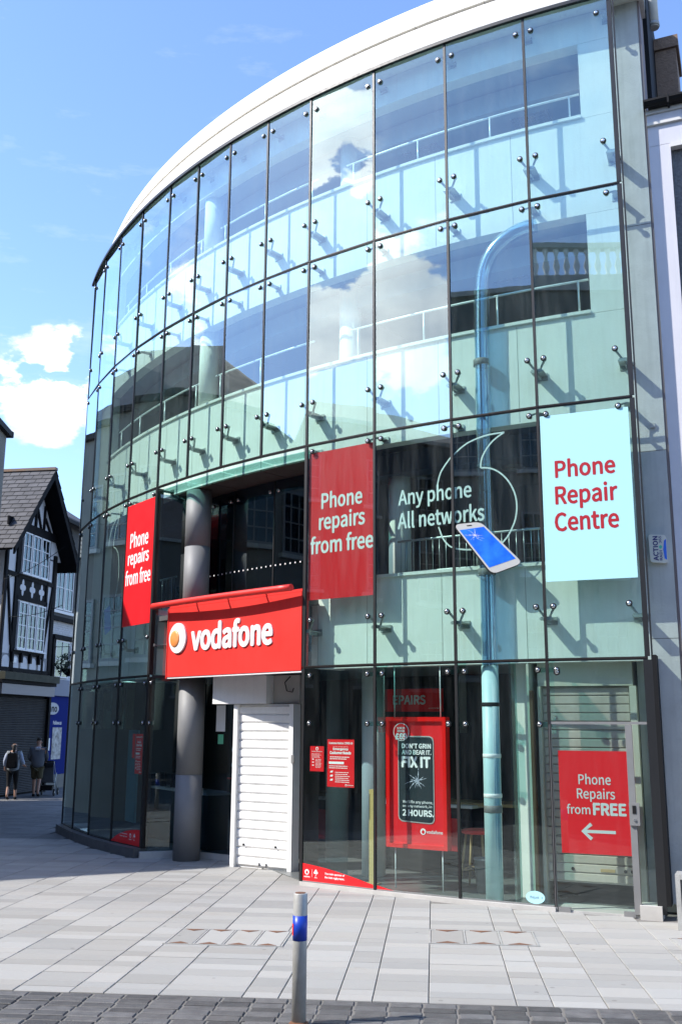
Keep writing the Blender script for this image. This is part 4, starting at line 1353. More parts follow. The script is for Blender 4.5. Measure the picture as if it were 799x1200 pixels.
def notice(M, x0, x1, z0, z1, label, big, y=0.012):
    t = thing('window_notice', label, 'notice', M)
    MB().box(x0, x1, y, y + 0.002, z0, z1).obj('notice_sheet', M_RED, t, M)
    w, h = x1 - x0, z1 - z0; yy = y - 0.0012
    if big:
        text('Customer Notice: COVID-19', t, M, x0 + .06 * w, x1 - .06 * w, z1 - .10 * h, z1 - .055 * h, yy, M_WHITE, bold=0.03)
        text('We are currently open for', t, M, x0 + .22 * w, x1 - .22 * w, z1 - .17 * h, z1 - .14 * h, yy, M_WHITE)
        text('Emergency', t, M, x0 + .22 * w, x1 - .22 * w, z1 - .24 * h, z1 - .18 * h, yy, M_WHITE, bold=0.04)
        text('Customer Needs', t, M, x0 + .10 * w, x1 - .12 * w, z1 - .31 * h, z1 - .25 * h, yy, M_WHITE, bold=0.04)
        lines_of(t, M, x0 + .10 * w, x1 - .1 * w, z1 - .42 * h, z1 - .34 * h, 2, yy, M_WHITE, 0.45, 5)
        MB().box(x0 + .06 * w, x0 + .62 * w, yy, yy + .001, z1 - .52 * h, z1 - .47 * h).obj('white_box', M_WHITE, t, M)
        lines_of(t, M, x0 + .07 * w, x1 - .2 * w, z1 - .61 * h, z1 - .53 * h, 2, yy, M_WHITE, 0.4, 6)
        lines_of(t, M, x0 + .30 * w, x1 - .1 * w, z0 + .10 * h, z0 + .34 * h, 6, yy, M_WHITE, 0.35, 7)
        for k in range(3):
            zz = z0 + (0.13 + 0.085 * k) * h
            MB().prism([(x0 + .10 * w, zz), (x0 + .2 * w, zz), (x0 + .22 * w, zz + .04 * h), (x0 + .13 * w, zz + .035 * h)], yy, yy + .001).obj('pictogram', M_WHITE, t, M)
        logo(t, M, x1 - .30 * w, z0 + .045 * h, 0.014, yy, M_WHITE)
        text('vodafone', t, M, x1 - .26 * w, x1 - .03 * w, z0 + .035 * h, z0 + .06 * h, yy, M_WHITE, bold=.02)
    else:
        logo(t, M, (x0 + x1) / 2, z1 - .10 * h, w * .10, yy, M_WHITE)
        text('COVID-19 notice', t, M, x0 + .12 * w, x1 - .12 * w, z1 - .23 * h, z1 - .19 * h, yy, M_WHITE, bold=.02)
        lines_of(t, M, x0 + .12 * w, x1 - .15 * w, z1 - .45 * h, z1 - .27 * h, 4, yy, M_WHITE, .3, 8)
        lines_of(t, M, x0 + .40 * w, x1 - .12 * w, z0 + .15 * h, z0 + .52 * h, 7, yy, M_WHITE, .3, 9)
        for k in range(3):
            zz = z0 + (.22 + .12 * k) * h
            MB().box(x0 + .16 * w, x0 + .28 * w, yy, yy + .001, zz, zz + .04 * h).obj('pictogram', M_WHITE, t, M)
    return t


notice(M3, W3 - 1.085, W3 - 0.85, 1.49, 1.825, 'small red window notice, left of the pair beside the entrance', False)
notice(M3, W3 - 0.79, W3 - 0.345, 1.295, 1.92, 'larger red emergency notice with white text, right of the pair beside the entrance', True)
notice(M8, W8 - 0.42, W8 - 0.16, 1.30, 1.95, 'tall dim red notice on the shaded glass left of the entrance column', True, 0.02)
t = thing('window_notice', 'narrow dim red notice beside the taller one on the shaded left glass', 'notice', M8)
MB().box(W8 - 0.55, W8 - 0.45, 0.02, 0.022, 1.55, 1.95).obj('notice_sheet', M_RED, t, M8)
t = thing('taped_paper', 'white sheet of paper taped on the dark pane between column and shutter', 'paper', DF)
MB().box(0.24, 0.44, -0.010, -0.007, 2.0, 2.42).obj('paper_sheet', M_WHITE, t, DF)
t = thing('taped_paper', 'small green sticker on the dark pane below the white paper', 'sticker', DF)
MB().box(0.29, 0.41, -0.010, -0.007, 1.80, 1.955).obj('sticker_sheet', M_GREENP, t, DF)
t = thing('wall_display', 'accessory display with rows of small white cards seen through the dark pane', 'display', DF)
MB().box(0.05, 0.62, 0.5, 0.55, 1.0, 2.2).obj('back_board', M_BLACK, t, DF)
for r_ in range(2):
    for c_ in range(3):
        MB().box(0.16 + 0.15 * c_, 0.205 + 0.15 * c_, 0.48, 0.495, 1.42 + 0.25 * r_, 1.48 + 0.25 * r_).obj('card', M_WHITE2, t, DF)
MB().box(0.10, 0.60, 0.45, 0.495, 1.22, 1.25).obj('red_shelf', M_RED, t, DF)

# --- framed repair poster hung in the window -----------------------------------------------------
PFm = M2 @ Matrix.Translation((0, 0.30, 0))
xL, xR = W2 - 1.165, W2 - 0.32
t = thing('hanging_poster', 'tall red framed poster of a cracked black phone hung behind the shop window', 'framed poster', PFm)
MB().box(xL, xR, 0.02, 0.09, 0.57, 2.20).obj('poster_board', M_RED, t, PFm)
for x0, x1, z0, z1 in ((xL - 0.02, xL + 0.03, 0.55, 2.22), (xR - 0.03, xR + 0.02, 0.55, 2.22), (xL + 0.031, xR - 0.031, 2.165, 2.22), (xL + 0.031, xR - 0.031, 0.55, 0.60)):
    MB().box(x0, x1, -0.02, 0.10, z0, z1).obj('red_frame', mat('red_gloss_frame', (0.80, 0.008, 0.006), 0.3), t, PFm)
px0, px1 = W2 - 1.02, W2 - 0.49
q = [Vector((px0, 0.88)), Vector((px1, 0.86)), Vector((px1, 1.975)), Vector((px0, 1.975))]
MB().prism(rquad(q, 0.08), 0.012, 0.0195).obj('phone_outline', M_SILV, t, PFm)
q = [Vector((px0 + .014, 0.895)), Vector((px1 - .014, 0.875)), Vector((px1 - .014, 1.96)), Vector((px0 + .014, 1.96))]
MB().prism(rquad(q, 0.07), 0.008, 0.0115).obj('phone_face', M_SCREEN2, t, PFm)
yT = 0.006
for s, a, b, zb, zt, bo in (("DON'T GRIN", .955, .53, 1.815, 1.875, .03), ('AND BEAR IT.', .955, .525, 1.735, 1.79, .03), ('FIX IT', .955, .545, 1.575, 1.70, .04),
                            ("We'll fix any phone,", .95, .51, 1.105, 1.15, .015), ('on any network, in', .95, .525, 1.055, 1.095, .015), ('2 HOURS.', .95, .50, 0.955, 1.03, .035)):
    text(s, t, PFm, W2 - a, W2 - b, zb, zt, yT, M_WHITE, bold=bo)
cr_ = MB(); rc = random.Random(11); c0 = Vector((W2 - 0.73, 1.40))
for k in range(15):
    a = 2 * pi * k / 15 + rc.uniform(-.2, .2); L_ = rc.uniform(0.07, 0.21); prev = c0.copy()
    for s_ in range(3):
        a += rc.uniform(-.35, .35); nx = prev + Vector((cos(a), sin(a))) * L_ / 3
        dv = Vector((-(nx - prev).y, (nx - prev).x)).normalized() * 0.008 * (3 - s_) / 2
        cr_.add([(prev.x + dv.x, yT, prev.y + dv.y), (prev.x - dv.x, yT, prev.y - dv.y), (nx.x, yT, nx.y)], [(0, 1, 2)])
        prev = nx
cr_.obj('screen_crack', mat('crack_print', (0.55, 0.58, 0.68), 0.5), t, PFm)
disc(W2 - 0.965, 2.025, 0.118, 0.118, 0.005, 0.002).obj('price_ring', M_WHITE, t, PFm)
disc(W2 - 0.965, 2.025, 0.108, 0.108, 0.003, 0.0015).obj('price_disc', M_RED, t, PFm)
for s, hw, zb, zt in (('SCREEN', .06, 2.062, 2.088), ('REPAIR', .055, 2.022, 2.05)):
    text(s, t, PFm, W2 - 0.965 - hw, W2 - 0.965 + hw, zb, zt, 0.001, M_WHITE, bold=.02)
text('£69', t, PFm, W2 - 1.045, W2 - 0.885, 1.93, 2.005, 0.001, M_WHITE, bold=.04)
logo(t, PFm, W2 - 0.66, 0.765, 0.04, 0.016)
text('vodafone', t, PFm, W2 - 0.61, W2 - 0.38, 0.745, 0.785, 0.018, M_WHITE, bold=.02)
for xx in (xL + 0.08, xR - 0.08):
    MB().cyl((xx, 0.05, 2.2), (xx, 0.05, 2.98), 0.008, n=6).obj('hanging_wire', M_RAIL, t, PFm)
    MB().cyl((xx, 0.05, 0.03), (xx, 0.05, 0.57), 0.008, n=6).obj('floor_wire', M_RAIL, t, PFm)
MB().box(W2 - 0.95, W2 - 0.93, -0.24, -0.05, 2.2, 2.9).obj('glass_fin', M_FIN, t, PFm)

# --- things inside the shop -------------------------------------------------------------------------
def inb(i, off): return pf(i) @ Matrix.Translation((0, off, 0))
MI = inb(2, 2.0)
t = thing('interior_sign', 'dim red wall sign with cut off EPAIRS lettering inside the shop', 'wall sign', MI)
MB().box(W2 - 2.32, W2 - 1.17, 0.0, 0.05, 2.32, 2.66).obj('sign_board', M_RED, t, MI)
text('EPAIRS', t, MI, W2 - 2.0, W2 - 1.45, 2.43, 2.56, -0.005, M_PTXT, bold=.03)
text('vodafone', t, MI, W2 - 1.40, W2 - 1.22, 2.36, 2.385, -0.005, M_PTXT)
# a stool with a red seat
SM = inb(1, 1.0) @ Matrix.Translation((W1 - 1.36, 0.1, 0))
t = thing('stool', 'wooden stool with round red seat inside the shop window', 'stool', SM)
MB().lathe([(0.17, 0.70), (0.20, 0.71), (0.20, 0.745), (0.17, 0.755)], n=24).obj('seat', M_RED, t, SM)
for sx in (-1, 1):
    for sy in (-1, 1):
        MB().tube([(sx * 0.11, sy * 0.11, 0.70), (sx * 0.18, sy * 0.18, 0.02)], 0.017, 8).obj('leg', M_WOOD, t, SM)
for a, b in (((-1, -1), (1, -1)), ((1, -1), (1, 1)), ((1, 1), (-1, 1)), ((-1, 1), (-1, -1))):
    MB().cyl((a[0] * .157, a[1] * .157, 0.25), (b[0] * .157, b[1] * .157, 0.25), 0.010, n=6).obj('stretcher', M_WOOD, t, SM)
TM = inb(2, 2.3) @ Matrix.Translation((W2 - 0.4, 0, 0))
t = thing('work_table', 'long pale wooden workbench in the dim shop behind the stool', 'table', TM)
MB().box(-1.3, 1.0, -0.3, 0.3, 0.98, 1.02).obj('table_top', M_WOOD, t, TM)
for sx in (-1.2, 0.9):
    for sy in (-.25, .25):
        MB().box(sx - .03, sx + .03, sy - .03, sy + .03, 0.02, 0.98).obj('leg', M_WOOD, t, TM)
WMx = inb(1, 0.75) @ Matrix.Translation((W1 - 1.12, 0, 0))
t = thing('waste_bin', 'grey tapered waste bin inside the shop by the tube', 'bin', WMx)
MB().lathe([(0.12, 0.02), (0.15, 0.42), (0.155, 0.42), (0.155, 0.44), (0.14, 0.44), (0.11, 0.05)], n=20).obj('bin_body', mat('grey_plastic', (0.16, 0.18, 0.20), 0.5), t, WMx)
PM = inb(3, 0.5)
t = thing('wooden_post', 'pale wooden post standing on the shop floor right of the notices', 'post', PM)
MB().box(W3 - 0.435, W3 - 0.365, 0, 0.06, 0.02, 1.25).obj('post_shaft', mat('yellow_pine', (0.55, 0.42, 0.17), 0.5, noise=.2, nscale=8), t, PM)
MB().box(W3 - 0.50, W3 - 0.30, -0.04, 0.10, 0.012, 0.035).obj('post_foot', M_WOOD, t, PM)
CM = inb(3, 1.9)
t = thing('shop_counter', 'dark service counter with red front inside the shop by the entrance', 'counter', CM)
MB().box(-0.2, 1.6, 0.0, 0.55, 0.02, 0.95).obj('counter_body', M_BLACK, t, CM)
MB().box(-0.22, 1.62, -0.03, 0.58, 0.95, 0.99).obj('counter_top', M_WHITE2, t, CM)
MB().box(0.0, 1.4, -0.01, 0.0, 0.35, 0.8).obj('red_front', M_RED, t, CM)
CM = inb(9, 1.3)
t = thing('shop_counter', 'pale display counter behind the shaded curved glass on the left', 'counter', CM)
MB().box(-0.4, 2.2, 0.0, 0.5, 0.02, 0.92).obj('counter_body', M_DARK, t, CM)
MB().box(-0.42, 2.22, -0.03, 0.53, 0.92, 0.96).obj('counter_top', M_STONE, t, CM)
for k in range(4):
    MB().box(-0.2 + .5 * k, 0.0 + .5 * k, 0.12, 0.16, 0.96, 1.22).obj('tablet_stand', M_BLACK, t, CM)
CM = inb(10, 0.9)
t = thing('poster_stand', 'tall narrow blue poster stand behind the far left glass', 'poster stand', CM)
MB().box(0.35, 0.95, 0, 0.04, 0.3, 2.0).obj('poster_board', mat('teal_print', (0.05, 0.2, 0.25), 0.5), t, CM)
MB().box(0.45, 0.85, -0.15, 0.2, 0.02, 0.06).obj('stand_foot', M_BLACK, t, CM)

# --- alarm box on the pier -----------------------------------------------------------------------
AF = PF @ Matrix.Translation((0.075, 0, 0))
t = thing('alarm_box', 'cream burglar alarm box with blue curve and sideways lettering on the concrete pier', 'alarm box', AF)
MB().prism(rquad([Vector((0.0, 4.085)), Vector((0.20, 4.06)), Vector((0.20, 4.41)), Vector((-0.005, 4.43))], 0.035), -0.06, 0.0).obj('case', mat('cream_plastic', (0.70, 0.68, 0.60), 0.45), t, AF)
MB().prism([(0.17, 4.12), (0.198, 4.10), (0.198, 4.36), (0.175, 4.34), (0.16, 4.23)], -0.062, -0.0605).obj('blue_stripe', M_SCREEN, t, AF)
text('ACTION', t, AF, 0.045, 0.10, 4.10, 4.40, -0.0615, M_NAVY, rot=True, bold=.03)
text('RADI', t, AF, 0.115, 0.145, 4.10, 4.22, -0.0615, M_NAVY, rot=True, bold=.02)
text('365', t, AF, 0.115, 0.145, 4.31, 4.40, -0.0615, M_NAVY, rot=True, bold=.01)
disc(0.130, 4.265, 0.018, 0.022, -0.0615, 0.001, 16).obj('mint_dot', M_GREENL, t, AF)

# =====================================================================================================
# NEIGHBOUR ON THE RIGHT
# =====================================================================================================
NF = PF @ Matrix.Translation((0.375, 0.0, 0))
t = thing('neighbour_building', 'rendered building with lilac white corner strip, roughcast wall and dark gutter at the right edge', 'building', NF)
MB().box(0.28, 4.0, 0.10, 6, 0.0, 9.67).obj('roughcast_wall', M_GRIT, t, NF)
MB().box(0.0, 0.275, 0.0, 6, 0.0, 9.70).obj('corner_strip', M_PIL, t, NF)
MB().box(0.0, 4.0, 0.0, 6, 9.705, 10.17).obj('frieze', M_PIL, t, NF)
MB().box(0.276, 4.0, -0.015, 0.09, 9.64, 9.70).obj('wall_moulding', M_FRZ, t, NF)
MB().box(0.0, 4.0, -0.04, 0.1, 10.0, 10.04).obj('moulding', M_FRZ, t, NF)
MB().box(-0.01, 4.0, -0.03, 0.4, 10.175, 10.23).obj('fascia_board', M_FRZ, t, NF)
g = MB(); k_ = [(-0.17 + 0.07 * (1 - cos(a)) , 10.30 - 0.07 * sin(a)) for a in [pi * i / 8 for i in range(9)]]
for i in range(8):
    g.add([(x_, k_[i][0], k_[i][1]) for x_ in (-0.02, 4.0)] + [(x_, k_[i + 1][0], k_[i + 1][1]) for x_ in (-0.02, 4.0)], [(0, 1, 3, 2)])
g.box(-0.02, 4.0, -0.175, -0.165, 10.28, 10.31); g.box(-0.025, -0.015, -0.17, -0.03, 10.22, 10.31)
g.obj('gutter', M_BLACK, t, NF)
for x_ in (0.28, 1.1, 2.0):
    MB().box(x_, x_ + 0.025, -0.18, -0.02, 10.20, 10.315).obj('gutter_bracket', M_BLACK, t, NF)
roof = MB(); roof.add([(0.02, -0.02, 10.31), (4, -0.02, 10.31), (4, 3.2, 11.5), (0.02, 3.2, 11.5), (0, 6.2, 10.31), (4, 6.2, 10.31)], [(0, 1, 2, 3), (3, 2, 5, 4), (0, 3, 4)])
roof.obj('roof', M_SLATE, t, NF)
chm = MB().box(0.06, 0.37, 1.75, 2.5, 10.6, 12.36).obj('chimney', M_CHIM, t, NF)
MB().box(0.02, 0.41, 1.71, 2.54, 12.365, 12.56).obj('chimney_cap', M_CHIM, chm, NF)
cm2 = MB(); cm2.lathe([(0.13, 12.565), (0.14, 12.62), (0.10, 12.65)], M=Matrix.Translation((0.22, 2.1, 0)), n=16); cm2.obj('chimney_pot', M_BLACK, chm, NF)
MB().box(-0.03, 0.055, 0.52, 2.6, 9.0, 12.9).obj('dark_side_wall', M_BLACK, B, NF)
t = thing('vent_pipe', 'pale grey pipe rising above the roof at the top right', 'pipe', NF @ Matrix.Translation((0.10, 1.3, 12.45)))
MB().cyl((0.10, 1.3, 12.45), (0.10, 1.3, 14.4), 0.075, n=16).obj('pipe_shaft', M_FASC, t, NF)
MB().lathe([(0.085, 12.47), (0.085, 12.53)], M=Matrix.Translation((0.10, 1.3, 0)), n=16).obj('pipe_collar', M_GALV, t, NF)
t = thing('downpipe', 'dark grey rainwater downpipe at the right edge beside the lilac strip', 'downpipe', NF @ Matrix.Translation((0.26, 0, 0)))
MB().cyl((0.235, -0.06, 0.05), (0.235, -0.06, 3.35), 0.045, n=14).obj('pipe_shaft', mat('grey_paint_pipe', (0.16, 0.17, 0.18), 0.4), t, NF)
for z in (1.2, 2.6):
    MB().lathe([(0.055, z), (0.055, z + 0.06)], M=Matrix.Translation((0.235, -0.06, 0)), n=14).obj('pipe_collar', M_BLACK, t, NF)
t = thing('wall_light', 'small blue alarm lamp on the lilac wall at the right edge', 'lamp', NF @ Matrix.Translation((0.22, 0, 4.3)))
MB().box(0.19, 0.30, -0.07, 0.0, 4.26, 4.36).obj('lamp_case', M_SCREEN, t, NF)
MB().box(0.20, 0.29, -0.05, 0.0, 4.22, 4.255).obj('lamp_foot', M_BLACK, t, NF)

# litter bin at the right edge
LB = frame(3.60, 11.20, 0.921, -0.389)
t = thing('litter_bin', 'grey metal litter bin with white pictogram panel at the bottom right edge', 'litter bin', LB)
for x0, x1, z0, z1 in ((0, 0.05, 0.0, 0.56), (0.45, 0.50, 0.0, 0.56), (0.051, 0.449, 0.51, 0.56)):
    MB().box(x0, x1, 0.0, 0.30, z0, z1).obj('bin_frame', M_GALV, t, LB)
MB().box(0.051, 0.449, 0.02, 0.28, 0.06, 0.505).obj('bin_body', mat('dark_bin_metal', (0.10, 0.105, 0.115), 0.35, 0.6, noise=.3, nscale=8), t, LB)
MB().box(0.07, 0.26, 0.012, 0.018, 0.40, 0.48).obj('pictogram_plate', M_SILV, t, LB)
MB().prism([(0.09, 0.41), (0.21, 0.41), (0.19, 0.43), (0.12, 0.435)], 0.008, 0.0115).obj('pictogram', M_BLACK, t, LB)
disc(0.13, 0.455, 0.014, 0.014, 0.008, 0.003, 12).obj('pictogram', M_BLACK, t, LB)
MB().prism([(0.09, 0.27), (0.11, 0.27), (0.11, 0.31), (0.14, 0.27), (0.16, 0.28), (0.13, 0.32), (0.15, 0.35), (0.09, 0.36)], 0.015, 0.019).obj('pictogram', M_SILV, t, LB)

# =====================================================================================================
# BOLLARD
# =====================================================================================================
BO = Matrix.Translation((-0.283, 7.74, 0))
t = thing('bollard', 'worn round steel bollard with blue tape band standing in the dark setts', 'bollard', BO)
MB().lathe([(0.052, 0.0), (0.052, 0.885), (0.049, 0.89)], n=28).obj('post', M_GALV, t, BO)
MB().lathe([(0.040, 0.89), (0.040, 0.893)], n=24).obj('rusty_top', M_RUST, t, BO)
MB().lathe([(0.0535, 0.565), (0.0535, 0.737)], n=28).obj('blue_tape', M_BLUET, t, BO)
MB().lathe([(0.075, -0.01), (0.07, 0.006), (0.053, 0.02)], n=24).obj('rusty_collar', M_RUST, t, BO)
m = MB(); m.prism([(-0.014, 0.60), (0.014, 0.60), (0.014, 0.68), (-0.014, 0.68)], -0.055, -0.0538)
m.obj('sticker_scrap', M_RED, t, BO @ Matrix.Rotation(radians(-72), 4, 'Z'))

# =====================================================================================================
# LEFT STREET: TIMBER-FRAMED HOUSE
# =====================================================================================================
TF = frame(-10.01, 30.0, 0.17, 0.985)        # local x runs away along the street wall, local -y is outward... see below
# outward is towards +x in the world; with this frame local y points to -x (inward), which is what the builders expect
t = thing('timber_house', 'black and white timber framed gabled house with slate roof across the side street', 'house', TF)
HX0, HX1, HZ = -0.55, 2.8, 3.66
MB().box(HX0, HX1, 0.0, 6.0, 0.0, 3.0).obj('ground_wall', M_TIMB, t, TF)
MB().box(HX0, HX1, 0.0, 6.0, 3.005, 7.4).obj('wall', M_PLAST, t, TF)
gc = 1.18
MB().prism([(gc - 2.0, 7.45), (gc + 2.0, 7.45), (gc, 9.9)], 0.0, 6.0).obj('gable_wall', M_PLAST, t, TF)
# timbers
def beam(pts, w=0.11, d=0.06, nm='timber'):
    (xa, za), (xb, zb) = pts; dx, dz = xb - xa, zb - za; l = hypot(dx, dz); nx, nz_ = -dz / l * w / 2, dx / l * w / 2
    return MB().prism([(xa - nx, za - nz_), (xb - nx, zb - nz_), (xb + nx, zb + nz_), (xa + nx, za + nz_)], -d, -0.002).obj(nm, M_TIMB, t, TF)
for pts, w in ((((-0.48, 3.66), (-0.48, 8.0)), .14), (((0.22, 3.66), (0.22, 8.1)), .2), (((2.12 + .1, 3.66), (2.22, 8.1)), .12), (((2.72, 3.66), (2.72, 7.6)), .2),
               (((-0.4, 6.60), (2.7, 6.60)), .14), (((-0.6, 8.17), (2.9, 8.17)), .26), (((0.2, 5.93), (2.3, 5.93)), .12), (((0.2, 4.26), (2.3, 4.26)), .14), (((-0.5, 3.72), (2.8, 3.72)), .12),
               (((-0.35, 6.50), (0.12, 4.45)), .07), (((2.65, 6.50), (2.25, 4.5)), .07), (((1.18, 8.2), (1.18, 9.5)), .1), (((0.75, 8.2), (1.1, 8.9)), .07), (((1.6, 8.2), (1.25, 8.9)), .07),
               (((1.75, 8.2), (1.75, 9.1)), .08), (((0.62, 8.2), (0.62, 9.1)), .08), (((2.3, 8.2), (1.8, 8.7)), .07)):
    beam(pts, w)
MB().box(0.33, 2.16, -0.03, -0.002, 5.99, 6.53).obj('dark_panel', M_TIMB, t, TF)
for cx in (0.62, 1.25, 1.88):            # white quatrefoils
    m = MB()
    for dx, dz, r1, r2 in ((0, 0.13, .07, .13), (0, -0.13, .07, .13), (0.09, 0, .10, .09), (-0.09, 0, .10, .09)):
        n = 14; m.add([(cx + dx + r1 * cos(2 * pi * k / n), -0.034 - abs(dx) * 0.02, 6.26 + dz + r2 * sin(2 * pi * k / n)) for k in range(n)], [tuple(range(n))])
    m.obj('quatrefoil', M_PLAST, t, TF)
M_WF = mat('white_window_paint', (0.74, 0.74, 0.74), 0.5)


M_WF2 = mat('grey_window_paint', (0.22, 0.22, 0.22), 0.6)


def sash(par, M, x0, x1, z0, z1, cols, rws, y=-0.05, nm='window', d=0.05, bar=0.028, fr=0.045, paint=None):
    m = MB()
    m.box(x0, x0 + fr, y, y + d, z0, z1).box(x1 - fr, x1, y, y + d, z0, z1).box(x0 + fr, x1 - fr, y, y + d, z1 - fr, z1).box(x0 + fr, x1 - fr, y, y + d, z0, z0 + fr)
    for k in range(1, cols):
        xx = x0 + (x1 - x0) * k / cols; m.box(xx - bar / 2, xx + bar / 2, y + 0.005, y + d - 0.005, z0 + fr, z1 - fr)
    for k in range(1, rws):
        zz = z0 + (z1 - z0) * k / rws
        for c in range(cols):
            xa = x0 + (x1 - x0) * c / cols + (bar / 2 if c else fr); xb = x0 + (x1 - x0) * (c + 1) / cols - (bar / 2 if c < cols - 1 else fr)
            m.box(xa, xb, y + 0.006, y + d - 0.006, zz - bar / 2, zz + bar / 2)
    f = m.obj(nm, paint or M_WF, par, M)
    MB().box(x0 + fr, x1 - fr, y + d * 0.45, y + d * 0.6, z0 + fr, z1 - fr).obj('pane', M_PANE, f, M)
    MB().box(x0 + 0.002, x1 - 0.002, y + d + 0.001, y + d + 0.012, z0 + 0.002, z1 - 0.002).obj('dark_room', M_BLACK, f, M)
    return f


for k in range(3):
    x0 = 0.38 + k * 0.61
    sash(t, TF, x0, x0 + 0.55, 6.70, 8.0, 2, 3, y=-0.10, d=0.06)
    sash(t, TF, x0, x0 + 0.55, 4.36, 5.82, 2, 4, y=-0.10, d=0.06)
MB().box(0.30, 2.24, -0.16, -0.03, 6.655, 6.695).obj('window_sill', M_WF, t, TF)
MB().box(0.30, 2.24, -0.16, -0.03, 4.315, 4.355).obj('window_sill', M_WF, t, TF)
MB().box(-0.5, 2.75, -0.02, -0.003, 3.79, 4.19).obj('grey_band', mat('grey_band_paint', (0.25, 0.25, 0.26), .8), t, TF)
for k in range(5):                       # arched white panels under the windows
    cx = -0.12 + k * 0.58; n = 10
    pts = [(cx - 0.22, 3.70), (cx + 0.22, 3.70)] + [(cx + 0.22 * cos(pi * q_ / n), 3.98 + 0.16 * sin(pi * q_ / n)) for q_ in range(n + 1)]
    MB().prism(pts, -0.035, -0.022).obj('arched_panel', M_PLAST, t, TF)
    if k < 4: MB().box(cx + 0.24, cx + 0.34, -0.12, -0.036, 3.95, 4.25).obj('corbel', M_TIMB, t, TF)
MB().box(0.28, 0.48, -0.075, -0.04, 3.93, 4.08).obj('alarm_case', M_WHITE2, t, TF)
# barge boards, roof planes with slates
ov = 0.58
for sg in (-1, 1):
    p = [(gc, 10.19), (gc + sg * 2.25, 7.30), (gc + sg * 2.25, 7.02), (gc, 9.85)]
    if sg > 0: p = p[::-1]
    MB().prism(p, -ov, -ov + 0.06).obj('barge_board', M_TIMB, t, TF)
    # roof plane as underlay, then slates laid in courses
    a, b = Vector((gc, 10.16)), Vector((gc + sg * 2.3, 7.22))
    q = [(a.x, a.y), (b.x, b.y), (b.x, b.y - 0.08), (a.x, a.y - 0.10)]
    if sg > 0: q = q[::-1]
    MB().prism(q, -ov + 0.062, 6.0).obj('roof_plane', M_TIMB, t, TF)
    sl = MB(); L_ = (b - a).length; d = (b - a) / L_; nrm = Vector((-d.y, d.x)) * (1 if sg > 0 else -1)
    if nrm.y < 0: nrm = -nrm
    nr = int(L_ / 0.2)
    for r_ in range(nr):
        s0 = r_ * L_ / nr; yy = -ov - 0.02 + (0.17 if r_ % 2 else 0) - 0.17
        while yy < 6.0:
            y0 = max(yy, -ov - 0.03); y1 = yy + 0.33
            lo = a + d * (s0 + L_ / nr * 1.25) + nrm * 0.038; hi = a + d * s0 + nrm * 0.010
            sl.add([(hi.x, y0 + .004, hi.y), (hi.x, y1 - .004, hi.y), (lo.x, y1 - .004, lo.y), (lo.x, y0 + .004, lo.y),
                    (lo.x, y1 - .004, lo.y - 0.014), (lo.x, y0 + .004, lo.y - 0.014)], [(0, 1, 2, 3), (3, 2, 4, 5)])
            yy += 0.34
    o = sl.obj('roof_slates', M_SLATE, t, TF); o['kind'] = 'stuff'
MB().box(gc - 0.09, gc + 0.09, -ov - 0.03, 6.0, 10.15, 10.24).obj('ridge_tile', mat('lichen_ridge', (0.22, 0.17, 0.13), 0.9, noise=.8, nscale=3, dark=(0.32, 0.17, 0.08)), t, TF)
# shopfront: cornice, sign board and a dark roller shutter
MB().box(HX0 - 0.1, HX1 + 0.15, -0.35, -0.002, 3.40, 3.62).obj('cornice', mat('mossy_cornice', (0.06, 0.06, 0.04), .9, noise=.5, nscale=5), t, TF)
MB().box(HX0 - 0.1, HX1 + 0.15, -0.25, -0.002, 3.30, 3.395).obj('cornice_trim', M_TIMB, t, TF)
MB().box(HX0, HX1 + 0.1, -0.22, -0.003, 2.98, 3.28).obj('sign_board', mat('grey_sign_board', (0.26, 0.24, 0.24), .6), t, TF)
sm = MB(); ns = 56
for k in range(ns):
    z0 = 0.05 + k * 2.85 / ns; z1 = z0 + 2.85 / ns
    sm.add([(HX0 + .1, -0.05, z0), (HX1 - .1, -0.05, z0), (HX1 - .1, -0.075, (z0 + z1) / 2), (HX0 + .1, -0.075, (z0 + z1) / 2), (HX1 - .1, -0.05, z1), (HX0 + .1, -0.05, z1)], [(0, 1, 2, 3), (3, 2, 4, 5)])
sm.obj('roller_shutter', mat('dark_shutter', (0.05, 0.045, 0.04), 0.5, 0.3, noise=.4, nscale=3), t, TF)
MB().box(HX1 - .08, HX1 + .05, -0.15, -0.003, 0, 2.97).obj('shop_pilaster', M_TIMB, t, TF)
MB().cyl((-0.62, -0.08, 0.1), (-0.62, -0.08, 7.2), 0.05, n=10).obj('downpipe', M_BLACK, t, TF)

# low white house beyond it
HF = TF @ Matrix.Translation((2.95, 0.5, 0))
t = thing('white_house', 'narrow white painted brick house with sash windows between timber house and glass building', 'house', HF)
W_ = 3.4
MB().box(0.0, W_, 0.0, 5, 5.75, 9.3).obj('upper_wall', M_GREYR2, t, HF)
wb = MB().box(0.0, W_, 0.03, 5, 0.0, 5.745).obj('lower_wall', M_BRICKW, t, HF)
bk = MB(); r_ = 0; z = 3.70
while z < 5.7:
    x_ = -0.0 - (0.11 if r_ % 2 else 0)
    while x_ < W_:
        xa, xb = max(x_, 0), min(x_ + 0.215, W_)
        if not (1.0 < (xa + xb) / 2 < 2.5 and z < 5.15): bk.bev(0, xb - xa, 0, 0.07, -0.01, 0.02, 0.004) if False else bk.box(xa, xb, 0.012, 0.029, z, z + 0.065)
        x_ += 0.225
    z += 0.075; r_ += 1
o = bk.obj('bricks', M_BRICKW, t, HF); o['kind'] = 'stuff'
sash(t, HF, 0.95, 1.60, 6.0, 8.30, 2, 3, y=-0.06, d=0.05)
sash(t, HF, 1.64, 2.30, 6.0, 8.30, 2, 3, y=-0.06, d=0.05)
MB().box(0.80, 2.45, -0.05, -0.001, 5.88, 5.98).obj('window_sill', M_WF, t, HF)
